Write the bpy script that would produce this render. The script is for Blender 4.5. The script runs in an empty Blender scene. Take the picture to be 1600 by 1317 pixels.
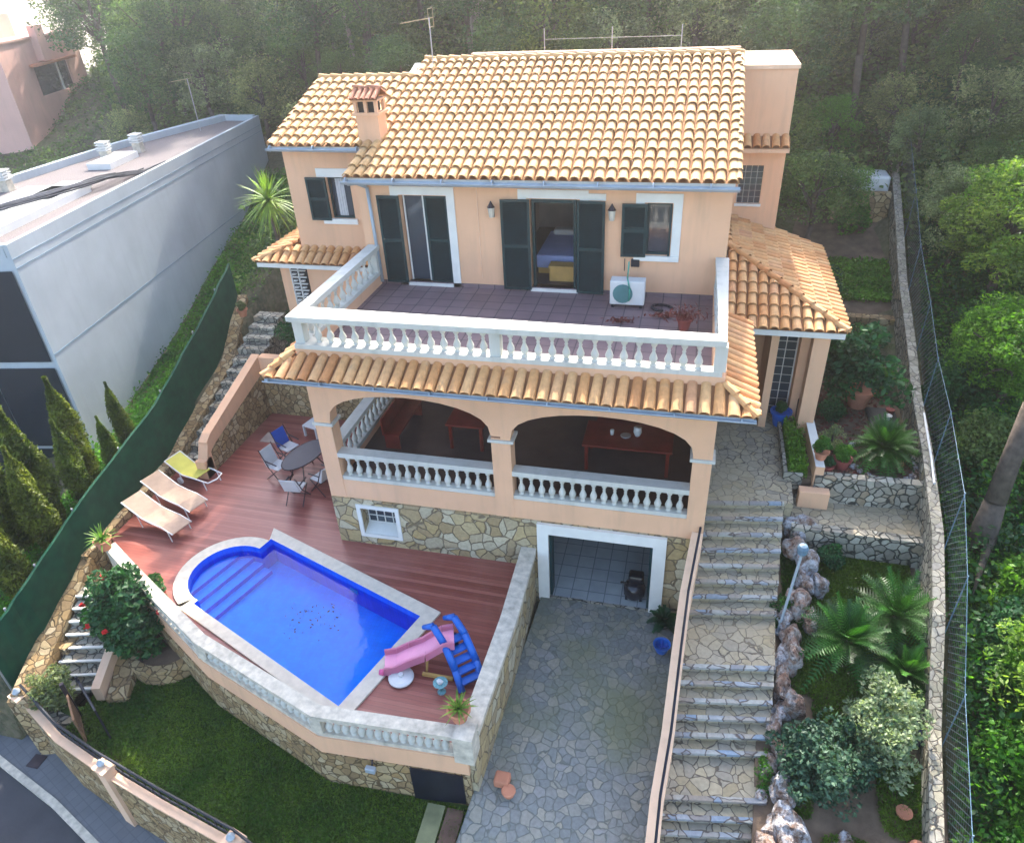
import bpy, math, random
import numpy as np
from mathutils import Vector, Matrix
rad = math.radians
random.seed(7); RNG = np.random.default_rng(11)
S = bpy.context.scene; COL = S.collection

# ------------------------------------------------------------------ camera, sky, sun, exposure
cd = bpy.data.cameras.new("camera"); cam = bpy.data.objects.new("camera", cd); COL.objects.link(cam)
cd.sensor_width = 36; cd.lens = 36*1130.1/1600; cd.clip_end = 2000; cd.clip_start = .1
_p, _y, _r = .572, -.265, -.055
_f = Vector((math.sin(_y)*math.cos(_p), math.cos(_y)*math.cos(_p), -math.sin(_p)))
_x0 = Vector((math.cos(_y), -math.sin(_y), 0)); _u0 = _x0.cross(_f)
_x = math.cos(_r)*_x0+math.sin(_r)*_u0; _u = -math.sin(_r)*_x0+math.cos(_r)*_u0
cam.matrix_world = Matrix(((_x.x, _u.x, -_f.x, 8.1155), (_x.y, _u.y, -_f.y, -16.603), (_x.z, _u.z, -_f.z, 13.204), (0, 0, 0, 1)))
S.camera = cam
SUN_EL, SUN_AZ = 37, -4          # degrees; azimuth from +Y towards +X (the sun stands behind the house)
W = bpy.data.worlds.new("World"); S.world = W; W.use_nodes = True
nt = W.node_tree; sk = nt.nodes.new("ShaderNodeTexSky"); sk.sky_type = 'NISHITA'; sk.sun_disc = False
sk.sun_elevation = rad(SUN_EL); sk.sun_rotation = rad(SUN_AZ); sk.dust_density = 2.0
nt.links.new(sk.outputs[0], nt.nodes["Background"].inputs[0]); nt.nodes["Background"].inputs[1].default_value = .13
sl = bpy.data.lights.new("sun", 'SUN'); sl.energy = 3.8; sl.angle = rad(.6); sl.color = (1, .93, .82)
so = bpy.data.objects.new("sun", sl); COL.objects.link(so)
sd = Vector((math.sin(rad(SUN_AZ))*math.cos(rad(SUN_EL)), math.cos(rad(SUN_AZ))*math.cos(rad(SUN_EL)), math.sin(rad(SUN_EL))))
so.rotation_euler = sd.to_track_quat('Z', 'Y').to_euler(); so.location = sd*60
S.view_settings.view_transform = 'Standard'; S.view_settings.look = 'None'; S.view_settings.gamma = 1
S.view_settings.exposure = 2.45
S.cycles.max_bounces = 8; S.cycles.transparent_max_bounces = 12; S.cycles.volume_bounces = 1
S.cycles.use_denoising = True

# ------------------------------------------------------------------ materials
def new_mat(name, rough=.8, metal=0, spec=.3):
    m = bpy.data.materials.new(name); m.use_nodes = True
    b = m.node_tree.nodes["Principled BSDF"]; b.inputs["Roughness"].default_value = rough
    b.inputs["Metallic"].default_value = metal; b.inputs["Specular IOR Level"].default_value = spec
    return m, m.node_tree, b
def N(t, typ, **kw):
    n = t.nodes.new(typ)
    for k, v in kw.items():
        if k in n.inputs: n.inputs[k].default_value = v
        else: setattr(n, k, v)
    return n
def ramp(t, fac, stops, interp='LINEAR'):
    r = t.nodes.new("ShaderNodeValToRGB"); r.color_ramp.interpolation = interp; cr = r.color_ramp
    while len(cr.elements) < len(stops): cr.elements.new(.5)
    for e, (p, c) in zip(cr.elements, stops): e.position = p; e.color = (*c, 1)
    t.links.new(fac, r.inputs[0]); return r.outputs[0]
def mixc(t, fac, a, b, mode='MIX'):
    n = t.nodes.new("ShaderNodeMix"); n.data_type = 'RGBA'; n.blend_type = mode
    for s, v in ((n.inputs[0], fac), (n.inputs[6], a), (n.inputs[7], b)):
        if hasattr(v, 'links') or isinstance(v, bpy.types.NodeSocket): t.links.new(v, s)
        elif isinstance(v, (int, float)): s.default_value = v
        else: s.default_value = (*v, 1)
    return n.outputs[2]
def pos(t): return t.nodes.new("ShaderNodeNewGeometry").outputs["Position"]
def objc(t): return t.nodes.new("ShaderNodeTexCoord").outputs["Object"]
def noise(t, vec, scale, detail=4, out="Fac", rough=.55):
    n = N(t, "ShaderNodeTexNoise", Scale=scale, Detail=detail, Roughness=rough); t.links.new(vec, n.inputs["Vector"]); return n.outputs[out]
def mapping(t, vec, sc=(1, 1, 1), rot=(0, 0, 0)):
    n = t.nodes.new("ShaderNodeMapping"); n.inputs["Scale"].default_value = sc; n.inputs["Rotation"].default_value = rot
    t.links.new(vec, n.inputs[0]); return n.outputs[0]
def bump(t, b, h, strength=.5, dist=.02):
    n = N(t, "ShaderNodeBump", Strength=strength, Distance=dist); t.links.new(h, n.inputs["Height"]); t.links.new(n.outputs[0], b.inputs["Normal"])
def plain(name, c, rough=.7, var=.12, metal=0, spec=.3, scale=3., bmp=.15):
    m, t, b = new_mat(name, rough, metal, spec); v = objc(t); n = noise(t, v, scale, 5)
    lo = tuple(x*(1-var) for x in c); hi = tuple(min(1, x*(1+var)) for x in c)
    t.links.new(ramp(t, n, [(.3, lo), (.7, hi)]), b.inputs["Base Color"])
    if bmp: bump(t, b, noise(t, v, scale*12, 3), bmp, .01)
    return m
def stucco(name, c, stain=(.42, .27, .18)):
    m, t, b = new_mat(name, .9, 0, .2); v = pos(t)
    big = noise(t, v, .7, 6); a = ramp(t, big, [(.3, tuple(x*.9 for x in c)), (.7, tuple(min(1, x*1.06) for x in c))])
    st = noise(t, mapping(t, v, (2.6, 2.6, .3)), 1.8, 8); f = ramp(t, st, [(.5, (0, 0, 0)), (.78, (.34, .34, .34))])
    t.links.new(mixc(t, f, a, stain), b.inputs["Base Color"]); bump(t, b, noise(t, v, 60, 3), .25, .01); return m
def stonework(name, cols, mortar, scale=2.4, rot=0., gap=.05, bmp=.8, stretch=(1, 1, 1), rough=.85, wet=None):
    m, t, b = new_mat(name, rough, 0, .3); p = mapping(t, pos(t), stretch)
    dn = N(t, "ShaderNodeTexNoise", Scale=2.2, Detail=3); t.links.new(p, dn.inputs["Vector"])
    va = t.nodes.new("ShaderNodeVectorMath"); va.operation = 'MULTIPLY_ADD'; t.links.new(dn.outputs["Color"], va.inputs[0]); va.inputs[1].default_value = (.25, .25, .25); t.links.new(p, va.inputs[2])
    v1 = N(t, "ShaderNodeTexVoronoi", Scale=scale); v1.feature = 'F1'; t.links.new(va.outputs[0], v1.inputs["Vector"])
    v2 = N(t, "ShaderNodeTexVoronoi", Scale=scale); v2.feature = 'DISTANCE_TO_EDGE'; t.links.new(va.outputs[0], v2.inputs["Vector"])
    sep = t.nodes.new("ShaderNodeSeparateColor"); t.links.new(v1.outputs["Color"], sep.inputs[0])
    k = len(cols); c = ramp(t, sep.outputs[0], [(i/(k-1) if k > 1 else 0, cc) for i, cc in enumerate(cols)], 'LINEAR')
    g = noise(t, p, 14, 5); c = mixc(t, .35, c, ramp(t, g, [(.3, (.25, .23, .2)), (.7, (1, 1, 1))]), 'MULTIPLY')
    e = ramp(t, v2.outputs["Distance"], [(gap*.35, (0, 0, 0)), (gap, (1, 1, 1))])
    c = mixc(t, e, mortar, c)
    if wet:
        w = ramp(t, noise(t, p, .5, 4), [(.45, (0, 0, 0)), (.68, (.7, .7, .7))]); c = mixc(t, w, c, wet)
    t.links.new(c, b.inputs["Base Color"])
    hh = t.nodes.new("ShaderNodeMath"); hh.operation = 'MULTIPLY_ADD'; t.links.new(g, hh.inputs[0]); hh.inputs[1].default_value = .4
    bw = t.nodes.new("ShaderNodeRGBToBW"); t.links.new(e, bw.inputs[0]); t.links.new(bw.outputs[0], hh.inputs[2])
    bump(t, b, hh.outputs[0], bmp, .03); return m
def foliage(name, dark, light, trans=.3, nscale=1.1, rough=.6, var=.35):
    m, t, b = new_mat(name, rough, 0, .35); v = pos(t)
    n = noise(t, v, nscale, 3); c = ramp(t, n, [(.33, dark), (.66, light)])
    a = t.nodes.new("ShaderNodeAttribute"); a.attribute_name = "tint"
    c = mixc(t, 1., c, ramp(t, a.outputs["Fac"], [(0, (1-var,)*3), (1, (1+var, 1+var, 1+var*.6))]), 'MULTIPLY')
    oi = t.nodes.new("ShaderNodeObjectInfo"); c = mixc(t, .6, c, ramp(t, oi.outputs["Random"], [(0, (.75, .95, .8)), (.5, (1, 1, 1)), (1, (1.25, 1.05, .7))]), 'MULTIPLY')
    t.links.new(c, b.inputs["Base Color"]); tr = t.nodes.new("ShaderNodeBsdfTranslucent"); t.links.new(mixc(t, 1., c, (1.6, 1.7, .8), 'MULTIPLY'), tr.inputs[0])
    mx = t.nodes.new("ShaderNodeMixShader"); mx.inputs[0].default_value = trans
    t.links.new(b.outputs[0], mx.inputs[1]); t.links.new(tr.outputs[0], mx.inputs[2]); t.links.new(mx.outputs[0], t.nodes["Material Output"].inputs[0]); return m
def tiles_mat(name, cols):
    m, t, b = new_mat(name, .75, 0, .35); a = t.nodes.new("ShaderNodeAttribute"); a.attribute_name = "tint"
    c = ramp(t, a.outputs["Fac"], cols); v = pos(t)
    c = mixc(t, .55, c, ramp(t, noise(t, v, 9, 5), [(.3, (.62, .58, .5)), (.7, (1.1, 1.08, 1.05))]), 'MULTIPLY')
    li = ramp(t, noise(t, v, 2.2, 6), [(.6, (0, 0, 0)), (.75, (.35, .35, .35))]); c = mixc(t, li, c, (.3, .28, .2))
    t.links.new(c, b.inputs["Base Color"]); bump(t, b, noise(t, v, 50, 3), .2, .01); return m

M = {}
M['peach'] = stucco('peach_stucco', (.73, .43, .26)); M['peach2'] = stucco('peach_coping', (.76, .50, .33))
M['pink'] = stucco('pink_stucco', (.68, .40, .33)); M['grey_render'] = stucco('grey_render', (.42, .46, .48), (.34, .36, .38))
M['white'] = plain('white_trim', (.68, .67, .62), .7, .06); M['cast'] = stucco('cast_stone', (.55, .54, .48), (.2, .23, .17))
M['coping'] = plain('weathered_coping', (.52, .47, .38), .85, .3, scale=6)
M['tile'] = tiles_mat('clay_tiles', [(0, (.50, .26, .10)), (.35, (.55, .315, .13)), (.65, (.59, .36, .155)), (1, (.53, .30, .135))])
M['tile2'] = tiles_mat('skirt_tiles', [(0, (.52, .22, .08)), (.35, (.62, .31, .12)), (.65, (.66, .38, .17)), (1, (.56, .28, .14))])
M['tile_base'] = plain('tile_channel', (.30, .14, .06), .9, .25)
M['green_sh'] = plain('shutter_paint', (.004, .03, .034), .45, .2); M['gutter'] = plain('grey_gutter', (.33, .38, .42), .45, .1, .2)
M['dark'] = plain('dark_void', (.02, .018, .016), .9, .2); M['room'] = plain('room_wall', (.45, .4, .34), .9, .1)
M['glass'], _t, _b = new_mat('window_glass', .05, 0, .8); _b.inputs["Base Color"].default_value = (.03, .045, .06, 1)
M['black'] = plain('black_paint', (.01, .012, .02), .4, .2); M['blackplastic'] = plain('black_plastic', (.008, .008, .014), .25, .1, spec=.6, bmp=0)
M['stone'] = stonework('yellow_masonry', [(.42, .31, .14), (.50, .40, .22), (.34, .25, .13), (.55, .49, .34), (.42, .36, .24)], (.17, .13, .08), 3.3, gap=.05)
M['stone2'] = stonework('brown_masonry', [(.38, .25, .11), (.27, .18, .09), (.44, .32, .16), (.48, .38, .24)], (.12, .08, .04), 5.2, gap=.07)
M['stone3'] = stonework('grey_dry_stone', [(.34, .32, .25), (.24, .22, .18), (.46, .44, .36), (.3, .24, .16)], (.05, .05, .04), 5., gap=.08)
M['flag'] = stonework('driveway_flags', [(.18, .195, .19), (.23, .235, .22), (.32, .30, .24), (.21, .225, .215), (.27, .27, .255)], (.13, .14, .12), 5.2, gap=.055, bmp=.5, rough=.6, wet=(.16, .17, .08))
M['flag2'] = stonework('stair_flags', [(.34, .28, .17), (.40, .35, .25), (.30, .27, .21), (.44, .37, .24)], (.10, .08, .06), 4.6, gap=.05, bmp=.5, rough=.7, wet=(.34, .28, .17))
M['capstone'] = stonework('pale_capstone', [(.34, .31, .23), (.27, .25, .19), (.42, .38, .30), (.3, .28, .24)], (.12, .10, .08), 7., gap=.06)
def rockmat(name, cols):
    m, t, b = new_mat(name, .9, 0, .2); v = pos(t); n1 = noise(t, v, 5, 7, rough=.7); c = ramp(t, n1, cols); cr = ramp(t, noise(t, v, 14, 6, rough=.75), [(.36, (.2, .16, .15)), (.5, (1, 1, 1))])
    t.links.new(mixc(t, 1., c, cr, 'MULTIPLY'), b.inputs["Base Color"]); bump(t, b, noise(t, v, 9, 7, rough=.7), 1., .12); return m
M['rock'] = rockmat('limestone_rock', [(.35, (.20, .11, .07)), (.46, (.34, .27, .23)), (.56, (.5, .5, .52)), (.7, (.62, .64, .68))]); M['rock2'] = rockmat('red_rock', [(.3, (.16, .08, .06)), (.43, (.33, .20, .14)), (.54, (.42, .36, .32)), (.68, (.56, .55, .56))])
M['soil'] = plain('soil', (.13, .09, .06), .95, .4, scale=3, bmp=.6)
M['terracotta'] = plain('terracotta', (.46, .19, .11), .8, .15); M['redpot'] = plain('dark_red_pot', (.25, .06, .05), .6, .2)
M['water_pot'] = plain('blue_plastic', (.0, .10, .45), .35, .1, spec=.5, bmp=0); M['pinkp'] = plain('pink_plastic', (.85, .33, .48), .35, .05, spec=.5, bmp=0)
M['pinkd'] = plain('deep_pink_plastic', (.75, .12, .3), .35, .05, spec=.5, bmp=0)
M['whitep'] = plain('white_plastic', (.62, .62, .60), .4, .05, bmp=0); M['sling'] = plain('beige_sling', (.40, .28, .20), .8, .08, scale=8)
M['yellow'] = plain('yellow_sling', (.55, .5, .1), .8, .1); M['bluefab'] = plain('blue_fabric', (.02, .08, .4), .8, .1)
M['greyfab'] = plain('pale_grey_fabric', (.5, .5, .5), .8, .1); M['metal'] = plain('dark_metal', (.05, .04, .045), .4, .2, .6)
M['steel'] = plain('galvanised_steel', (.45, .46, .47), .4, .1, .7); M['redwood'] = plain('red_stained_wood', (.16, .02, .012), .35, .3, scale=2)
M['brownfloor'] = plain('dark_brown_floor', (.075, .05, .042), .4, .25, scale=1.5)
M['wood'] = plain('yellow_wood', (.5, .3, .09), .6, .15); M['bark'] = plain('bark', (.09, .07, .055), .95, .4, scale=6, bmp=.9)
M['palebark'] = plain('pale_bark', (.26, .22, .18), .95, .3, scale=6, bmp=.7)
M['asphalt'] = plain('asphalt', (.055, .055, .06), .9, .2, scale=1.2, bmp=.4); M['concrete'] = plain('concrete', (.12, .135, .15), .9, .2, scale=1, bmp=.3)
M['gravel'] = plain('roof_gravel', (.17, .145, .14), .95, .4, scale=30, bmp=.8)
M['bluegrey'] = plain('blue_grey_lamp', (.12, .2, .27), .5, .2)
M['bed'] = plain('bed_linen', (.3, .36, .6), .9, .1); M['leafdry'] = plain('dry_leaf', (.16, .04, .03), .8, .4)
# reddish plank deck
m, t, b = new_mat('deck_planks', .38, 0, .5); v = pos(t); sx = t.nodes.new("ShaderNodeSeparateXYZ")
t.links.new(mapping(t, v, (1, 1, 1), (0, 0, rad(1.5))), sx.inputs[0])
mu = N(t, "ShaderNodeMath", operation='MULTIPLY'); t.links.new(sx.outputs[1], mu.inputs[0]); mu.inputs[1].default_value = 1/.10
fr = N(t, "ShaderNodeMath", operation='FRACT'); t.links.new(mu.outputs[0], fr.inputs[0])
fl = N(t, "ShaderNodeMath", operation='FLOOR'); t.links.new(mu.outputs[0], fl.inputs[0])
wn = t.nodes.new("ShaderNodeTexWhiteNoise"); wn.noise_dimensions = '1D'; t.links.new(fl.outputs[0], wn.inputs["W"])
c = ramp(t, wn.outputs["Value"], [(0, (.21, .055, .038)), (.5, (.28, .08, .058)), (1, (.34, .12, .09))])
gr = noise(t, mapping(t, v, (1.2, 14, 1)), 3, 5); c = mixc(t, .45, c, ramp(t, gr, [(.3, (.7, .62, .62)), (.7, (1.15, 1.15, 1.15))]), 'MULTIPLY')
ln = ramp(t, fr.outputs[0], [(.0, (1, 1, 1)), (.05, (0, 0, 0)), (.95, (0, 0, 0)), (1, (1, 1, 1))]); c = mixc(t, ln, c, (.10, .03, .03))
st = ramp(t, noise(t, v, .55, 5), [(.5, (0, 0, 0)), (.75, (.3, .3, .3))]); c = mixc(t, st, c, (.42, .22, .17))
t.links.new(c, b.inputs["Base Color"]); bw = t.nodes.new("ShaderNodeRGBToBW"); t.links.new(ln, bw.inputs[0]); bump(t, b, bw.outputs[0], -.5, .01); M['deck'] = m
def grid_tiles(name, c1, c2, grout, size, gap=.03, rough=.5, rot=0.):
    m, t, b = new_mat(name, rough, 0, .4); v = mapping(t, pos(t), (1, 1, 1), (0, 0, rot))
    br = N(t, "ShaderNodeTexBrick", Scale=1.0); br.offset = 0; br.inputs["Brick Width"].default_value = size; br.inputs["Row Height"].default_value = size
    br.inputs["Mortar Size"].default_value = gap*size; br.inputs["Color1"].default_value = (*c1, 1); br.inputs["Color2"].default_value = (*c2, 1); br.inputs["Mortar"].default_value = (*grout, 1)
    t.links.new(v, br.inputs["Vector"]); t.links.new(mixc(t, .4, br.outputs["Color"], ramp(t, noise(t, v, 2.5, 5), [(.3, (.6, .6, .62)), (.7, (1.15, 1.12, 1.1))]), 'MULTIPLY'), b.inputs["Base Color"]); return m
M['balc_tile'] = grid_tiles('balcony_tiles', (.17, .115, .125), (.21, .145, .15), (.06, .045, .05), .42)
M['gar_tile'] = grid_tiles('garage_tiles', (.30, .34, .35), (.34, .38, .38), (.14, .17, .18), .4)
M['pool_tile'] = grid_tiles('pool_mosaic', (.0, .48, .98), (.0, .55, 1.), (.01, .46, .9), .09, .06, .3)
M['grass'] = foliage('grass_blades', (.025, .085, .008), (.10, .17, .018), .3, .9); M['grass2'] = foliage('weeds', (.04, .14, .01), (.14, .28, .03), .35, 1.2)
M['lawn'] = plain('lawn_soil', (.05, .085, .015), .95, .4, scale=1.6, bmp=.5)
M['lf_pine'] = foliage('pine_needles', (.025, .07, .025), (.09, .15, .045), .35); M['lf_oak'] = foliage('oak_leaves', (.03, .08, .022), (.15, .21, .07), .45)
M['lf_bright'] = foliage('bright_leaves', (.025, .11, .01), (.12, .27, .03), .45); M['lf_olive'] = foliage('olive_leaves', (.08, .12, .05), (.27, .31, .18), .45)
M['lf_dark'] = foliage('dark_leaves', (.008, .045, .02), (.03, .12, .03), .25); M['lf_cyp'] = foliage('cypress_leaves', (.03, .055, .008), (.16, .2, .025), .3, 2.)
M['lf_cycad'] = foliage('cycad_leaves', (.012, .06, .01), (.04, .13, .018), .25, 1.5, .5, .8); M['lf_yucca'] = foliage('yucca_leaves', (.07, .15, .02), (.2, .32, .06), .3, 2.)
M['lf_varieg'] = foliage('variegated_leaves', (.04, .09, .05), (.30, .36, .22), .3, 2.5); M['flower'] = plain('red_flower', (.5, .02, .02), .7, .2)
M['lf_bluegreen'] = foliage('blue_green_leaves', (.012, .05, .03), (.07, .14, .09), .2)
M['lf_sunny'] = foliage('sunny_leaves', (.05, .13, .015), (.22, .31, .06), .45, 1.2)
M['screen'] = foliage('green_screen_mesh', (.0, .04, .024), (.002, .065, .036), .12, 4., .8, .1)
M['pool_tile_shaded'] = grid_tiles('pool_mosaic_shaded', (.0, .10, .75), (.0, .13, .8), (.0, .10, .7), .09, .06, .3)  # same liner as the floor; shade on walls and risers painted in as darker blue
# water: tinted clear surface with fresnel gloss
m = bpy.data.materials.new('pool_water'); m.use_nodes = True; t = m.node_tree; t.nodes.remove(t.nodes["Principled BSDF"])
tr = N(t, "ShaderNodeBsdfTransparent", Color=(.03, .66, 1, 1)); gl = N(t, "ShaderNodeBsdfGlossy", Roughness=.03); fz = N(t, "ShaderNodeFresnel", IOR=1.33)
bp = N(t, "ShaderNodeBump", Strength=.18, Distance=.03); t.links.new(noise(t, pos(t), 3.5, 5), bp.inputs["Height"]); t.links.new(bp.outputs[0], gl.inputs["Normal"]); t.links.new(bp.outputs[0], fz.inputs["Normal"])
mx = t.nodes.new("ShaderNodeMixShader"); t.links.new(fz.outputs[0], mx.inputs[0]); t.links.new(tr.outputs[0], mx.inputs[1]); t.links.new(gl.outputs[0], mx.inputs[2]); t.links.new(mx.outputs[0], t.nodes["Material Output"].inputs[0]); M['water'] = m
# chain link: thin wires with real holes, as an alpha pattern on the mesh sheet
m, t, b = new_mat('chain_link', .4, .6, .5); b.inputs["Base Color"].default_value = (.12, .17, .19, 1)
def diag(sx_, sz_):
    w = t.nodes.new("ShaderNodeSeparateXYZ"); t.links.new(pos(t), w.inputs[0]); a = N(t, "ShaderNodeMath", operation='MULTIPLY_ADD'); t.links.new(w.outputs[1], a.inputs[0]); a.inputs[1].default_value = sx_
    z = N(t, "ShaderNodeMath", operation='MULTIPLY'); t.links.new(w.outputs[2], z.inputs[0]); z.inputs[1].default_value = sz_; t.links.new(z.outputs[0], a.inputs[2])
    f = N(t, "ShaderNodeMath", operation='FRACT'); t.links.new(a.outputs[0], f.inputs[0]); l = N(t, "ShaderNodeMath", operation='LESS_THAN'); t.links.new(f.outputs[0], l.inputs[0]); l.inputs[1].default_value = .09; return l.outputs[0]
mm = N(t, "ShaderNodeMath", operation='MAXIMUM'); t.links.new(diag(6, 6), mm.inputs[0]); t.links.new(diag(6, -6), mm.inputs[1]); t.links.new(mm.outputs[0], b.inputs["Alpha"]); M['link'] = m

# ------------------------------------------------------------------ mesh helpers
class MB:
    def __init__(s): s.v = []; s.f = []; s.m = []; s.t = []
    def add(s, vs, fs, mi=0, tint=.5):
        o = len(s.v); s.v += [tuple(v) for v in vs]; s.f += [tuple(i+o for i in f) for f in fs]; s.m += [mi]*len(fs); s.t += [tint]*len(fs); return s
    def box(s, x0, x1, y0, y1, z0, z1, mi=0, M_=None, tint=.5):
        vs = [Vector((x, y, z)) for z in (z0, z1) for y in (y0, y1) for x in (x0, x1)]
        if M_: vs = [M_ @ v for v in vs]
        return s.add(vs, [(0, 2, 3, 1), (4, 5, 7, 6), (0, 1, 5, 4), (2, 6, 7, 3), (0, 4, 6, 2), (1, 3, 7, 5)], mi, tint)
    def prism(s, pts, z0, z1, mi=0, top=None):       # pts ccw in xy; z1 number or list
        n = len(pts); zz0 = z0 if isinstance(z0, (list, tuple)) else [z0]*n; zz1 = z1 if isinstance(z1, (list, tuple)) else [z1]*n
        vs = [(x, y, z) for (x, y), z in zip(pts, zz0)]+[(x, y, z) for (x, y), z in zip(pts, zz1)]
        fs = [tuple(range(n-1, -1, -1))]+[(i, (i+1) % n, n+(i+1) % n, n+i) for i in range(n)]; s.add(vs, fs, mi)
        s.add([vs[n+i] for i in range(n)], [tuple(range(n))], mi if top is None else top); return s
    def prismY(s, pts, y0, y1, mi=0):                # pts ccw in xz seen from -Y
        n = len(pts); vs = [(x, y0, z) for x, z in pts]+[(x, y1, z) for x, z in pts]
        return s.add(vs, [tuple(range(n)), tuple(range(2*n-1, n-1, -1))]+[(i+n, (i+1) % n+n, (i+1) % n, i) for i in range(n)], mi)
    def cyl(s, a, b, r0, r1=None, n=8, mi=0, cap=True, tint=.5):
        a = Vector(a); b = Vector(b); r1 = r0 if r1 is None else r1; d = (b-a).normalized(); u = d.orthogonal().normalized(); w = d.cross(u)
        vs = [a+(u*math.cos(k*2*math.pi/n)+w*math.sin(k*2*math.pi/n))*r0 for k in range(n)]+[b+(u*math.cos(k*2*math.pi/n)+w*math.sin(k*2*math.pi/n))*r1 for k in range(n)]
        fs = [(k, (k+1) % n, n+(k+1) % n, n+k) for k in range(n)]
        if cap: fs += [tuple(range(n-1, -1, -1)), tuple(range(n, 2*n))]
        return s.add(vs, fs, mi, tint)
    def tube(s, pts, r, n=6, mi=0):
        rr = r if isinstance(r, (list, tuple)) else [r]*len(pts)
        for i in range(len(pts)-1): s.cyl(pts[i], pts[i+1], rr[i], rr[i+1], n, mi)
        return s
    def lathe(s, prof, c=(0, 0, 0), n=10, mi=0, sq=False):   # prof [(r,z)...]
        vs = [(c[0]+r*math.cos(2*math.pi*k/n), c[1]+r*math.sin(2*math.pi*k/n), c[2]+z) for r, z in prof for k in range(n)]
        fs = [(i*n+k, i*n+(k+1) % n, (i+1)*n+(k+1) % n, (i+1)*n+k) for i in range(len(prof)-1) for k in range(n)]
        fs += [tuple(range(n-1, -1, -1)), tuple((len(prof)-1)*n+k for k in range(n))]; return s.add(vs, fs, mi)
    def rock(s, c, r, seed=0, mi=0, sub=2):
        import bmesh; bm = bmesh.new(); bmesh.ops.create_icosphere(bm, subdivisions=sub, radius=1); rn = random.Random(seed)
        ph = [rn.uniform(0, 6) for _ in range(9)]
        for v in bm.verts:
            q = v.co; k = 1+.22*math.sin(3*q.x+ph[0])*math.cos(2.6*q.y+ph[1])+.16*math.sin(5*q.z+ph[2]+3*q.x)+.12*math.sin(8*q.y+ph[3])+rn.uniform(-.07, .07)
            v.co = Vector((q.x*r[0]*k, q.y*r[1]*k, q.z*r[2]*k))
        bm.verts.ensure_lookup_table(); s.add([Vector(c)+v.co for v in bm.verts], [tuple(v.index for v in f.verts) for f in bm.faces], mi); bm.free(); return s
    def build(s, name, mats, parent=None, smooth=False, bevel=0, loc=None):
        me = bpy.data.meshes.new(name); me.from_pydata(s.v, [], s.f)
        for mt in (mats if isinstance(mats, (list, tuple)) else [mats]): me.materials.append(M[mt] if isinstance(mt, str) else mt)
        me.polygons.foreach_set("material_index", s.m); at = me.attributes.new("tint", 'FLOAT', 'FACE'); at.data.foreach_set("value", s.t)
        if smooth: me.polygons.foreach_set("use_smooth", [True]*len(s.f))
        me.update(); o = bpy.data.objects.new(name, me); COL.objects.link(o)
        if parent: o.parent = parent
        if loc: o.location = loc
        if bevel:
            md = o.modifiers.new("edge", 'BEVEL'); md.width = bevel; md.segments = 2; md.limit_method = 'ANGLE'; md.angle_limit = rad(40)
        return o
def tag(o, label, cat, group=None):
    o['label'] = label; o['category'] = cat
    if group: o['group'] = group
    return o
def thing(name, label, cat, loc=(0, 0, 0), rz=0, group=None):
    o = bpy.data.objects.new(name, None); o.empty_display_size = .2; COL.objects.link(o); o.location = loc; o.rotation_euler = (0, 0, rz); return tag(o, label, cat, group)
def struct(o, kind='structure'): o['kind'] = kind; return o
def dup(root, loc, rz=None, label=None, group=None, sc=None):
    kids = list(root.children); r = root.copy(); COL.objects.link(r); r.location = loc
    if rz is not None: r.rotation_euler = (0, 0, rz)
    if sc: r.scale = (sc, sc, sc) if isinstance(sc, (int, float)) else sc
    if label: r['label'] = label
    if group: r['group'] = group
    for ch in kids:
        c = ch.copy(); COL.objects.link(c); c.parent = r
        for g in list(ch.children): d = g.copy(); COL.objects.link(d); d.parent = c
    return r
def wall_holes(mb, x0, x1, z0, z1, y0, y1, holes, mi=0, axis='y'):
    xs = sorted({x0, x1, *[h[0] for h in holes], *[h[1] for h in holes]}); zs = sorted({z0, z1, *[h[2] for h in holes], *[h[3] for h in holes]})
    def solid(i, j):
        if not (0 <= i < len(xs)-1 and 0 <= j < len(zs)-1): return False
        cx = (xs[i]+xs[i+1])/2; cz = (zs[j]+zs[j+1])/2
        return not any(h[0] < cx < h[1] and h[2] < cz < h[3] for h in holes)
    T = (lambda x, y, z: (x, y, z)) if axis == 'y' else (lambda x, y, z: (y, x, z))
    for i in range(len(xs)-1):
        for j in range(len(zs)-1):
            if not solid(i, j): continue
            a, b_, c, d = xs[i], xs[i+1], zs[j], zs[j+1]
            mb.add([T(a, y0, c), T(b_, y0, c), T(b_, y0, d), T(a, y0, d)], [(0, 1, 2, 3)], mi); mb.add([T(a, y1, c), T(b_, y1, c), T(b_, y1, d), T(a, y1, d)], [(3, 2, 1, 0)], mi)
            if not solid(i-1, j): mb.add([T(a, y0, c), T(a, y1, c), T(a, y1, d), T(a, y0, d)], [(0, 1, 2, 3)], mi)
            if not solid(i+1, j): mb.add([T(b_, y0, c), T(b_, y1, c), T(b_, y1, d), T(b_, y0, d)], [(3, 2, 1, 0)], mi)
            if not solid(i, j-1): mb.add([T(a, y0, c), T(b_, y0, c), T(b_, y1, c), T(a, y1, c)], [(0, 1, 2, 3)], mi)
            if not solid(i, j+1): mb.add([T(a, y0, d), T(b_, y0, d), T(b_, y1, d), T(a, y1, d)], [(0, 1, 2, 3)], mi)
    return mb
def frame(mb, x0, x1, z0, z1, w, ya, yb, sides='LRTB', mi=0):
    if 'T' in sides: mb.box(x0, x1, ya, yb, z1-w, z1, mi)
    if 'B' in sides: mb.box(x0, x1, ya, yb, z0, z0+w, mi)
    za = z0+(w if 'B' in sides else 0); zb = z1-(w if 'T' in sides else 0)
    if 'L' in sides: mb.box(x0, x0+w, ya, yb, za, zb, mi)
    if 'R' in sides: mb.box(x1-w, x1, ya, yb, za, zb, mi)
    return mb
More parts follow.
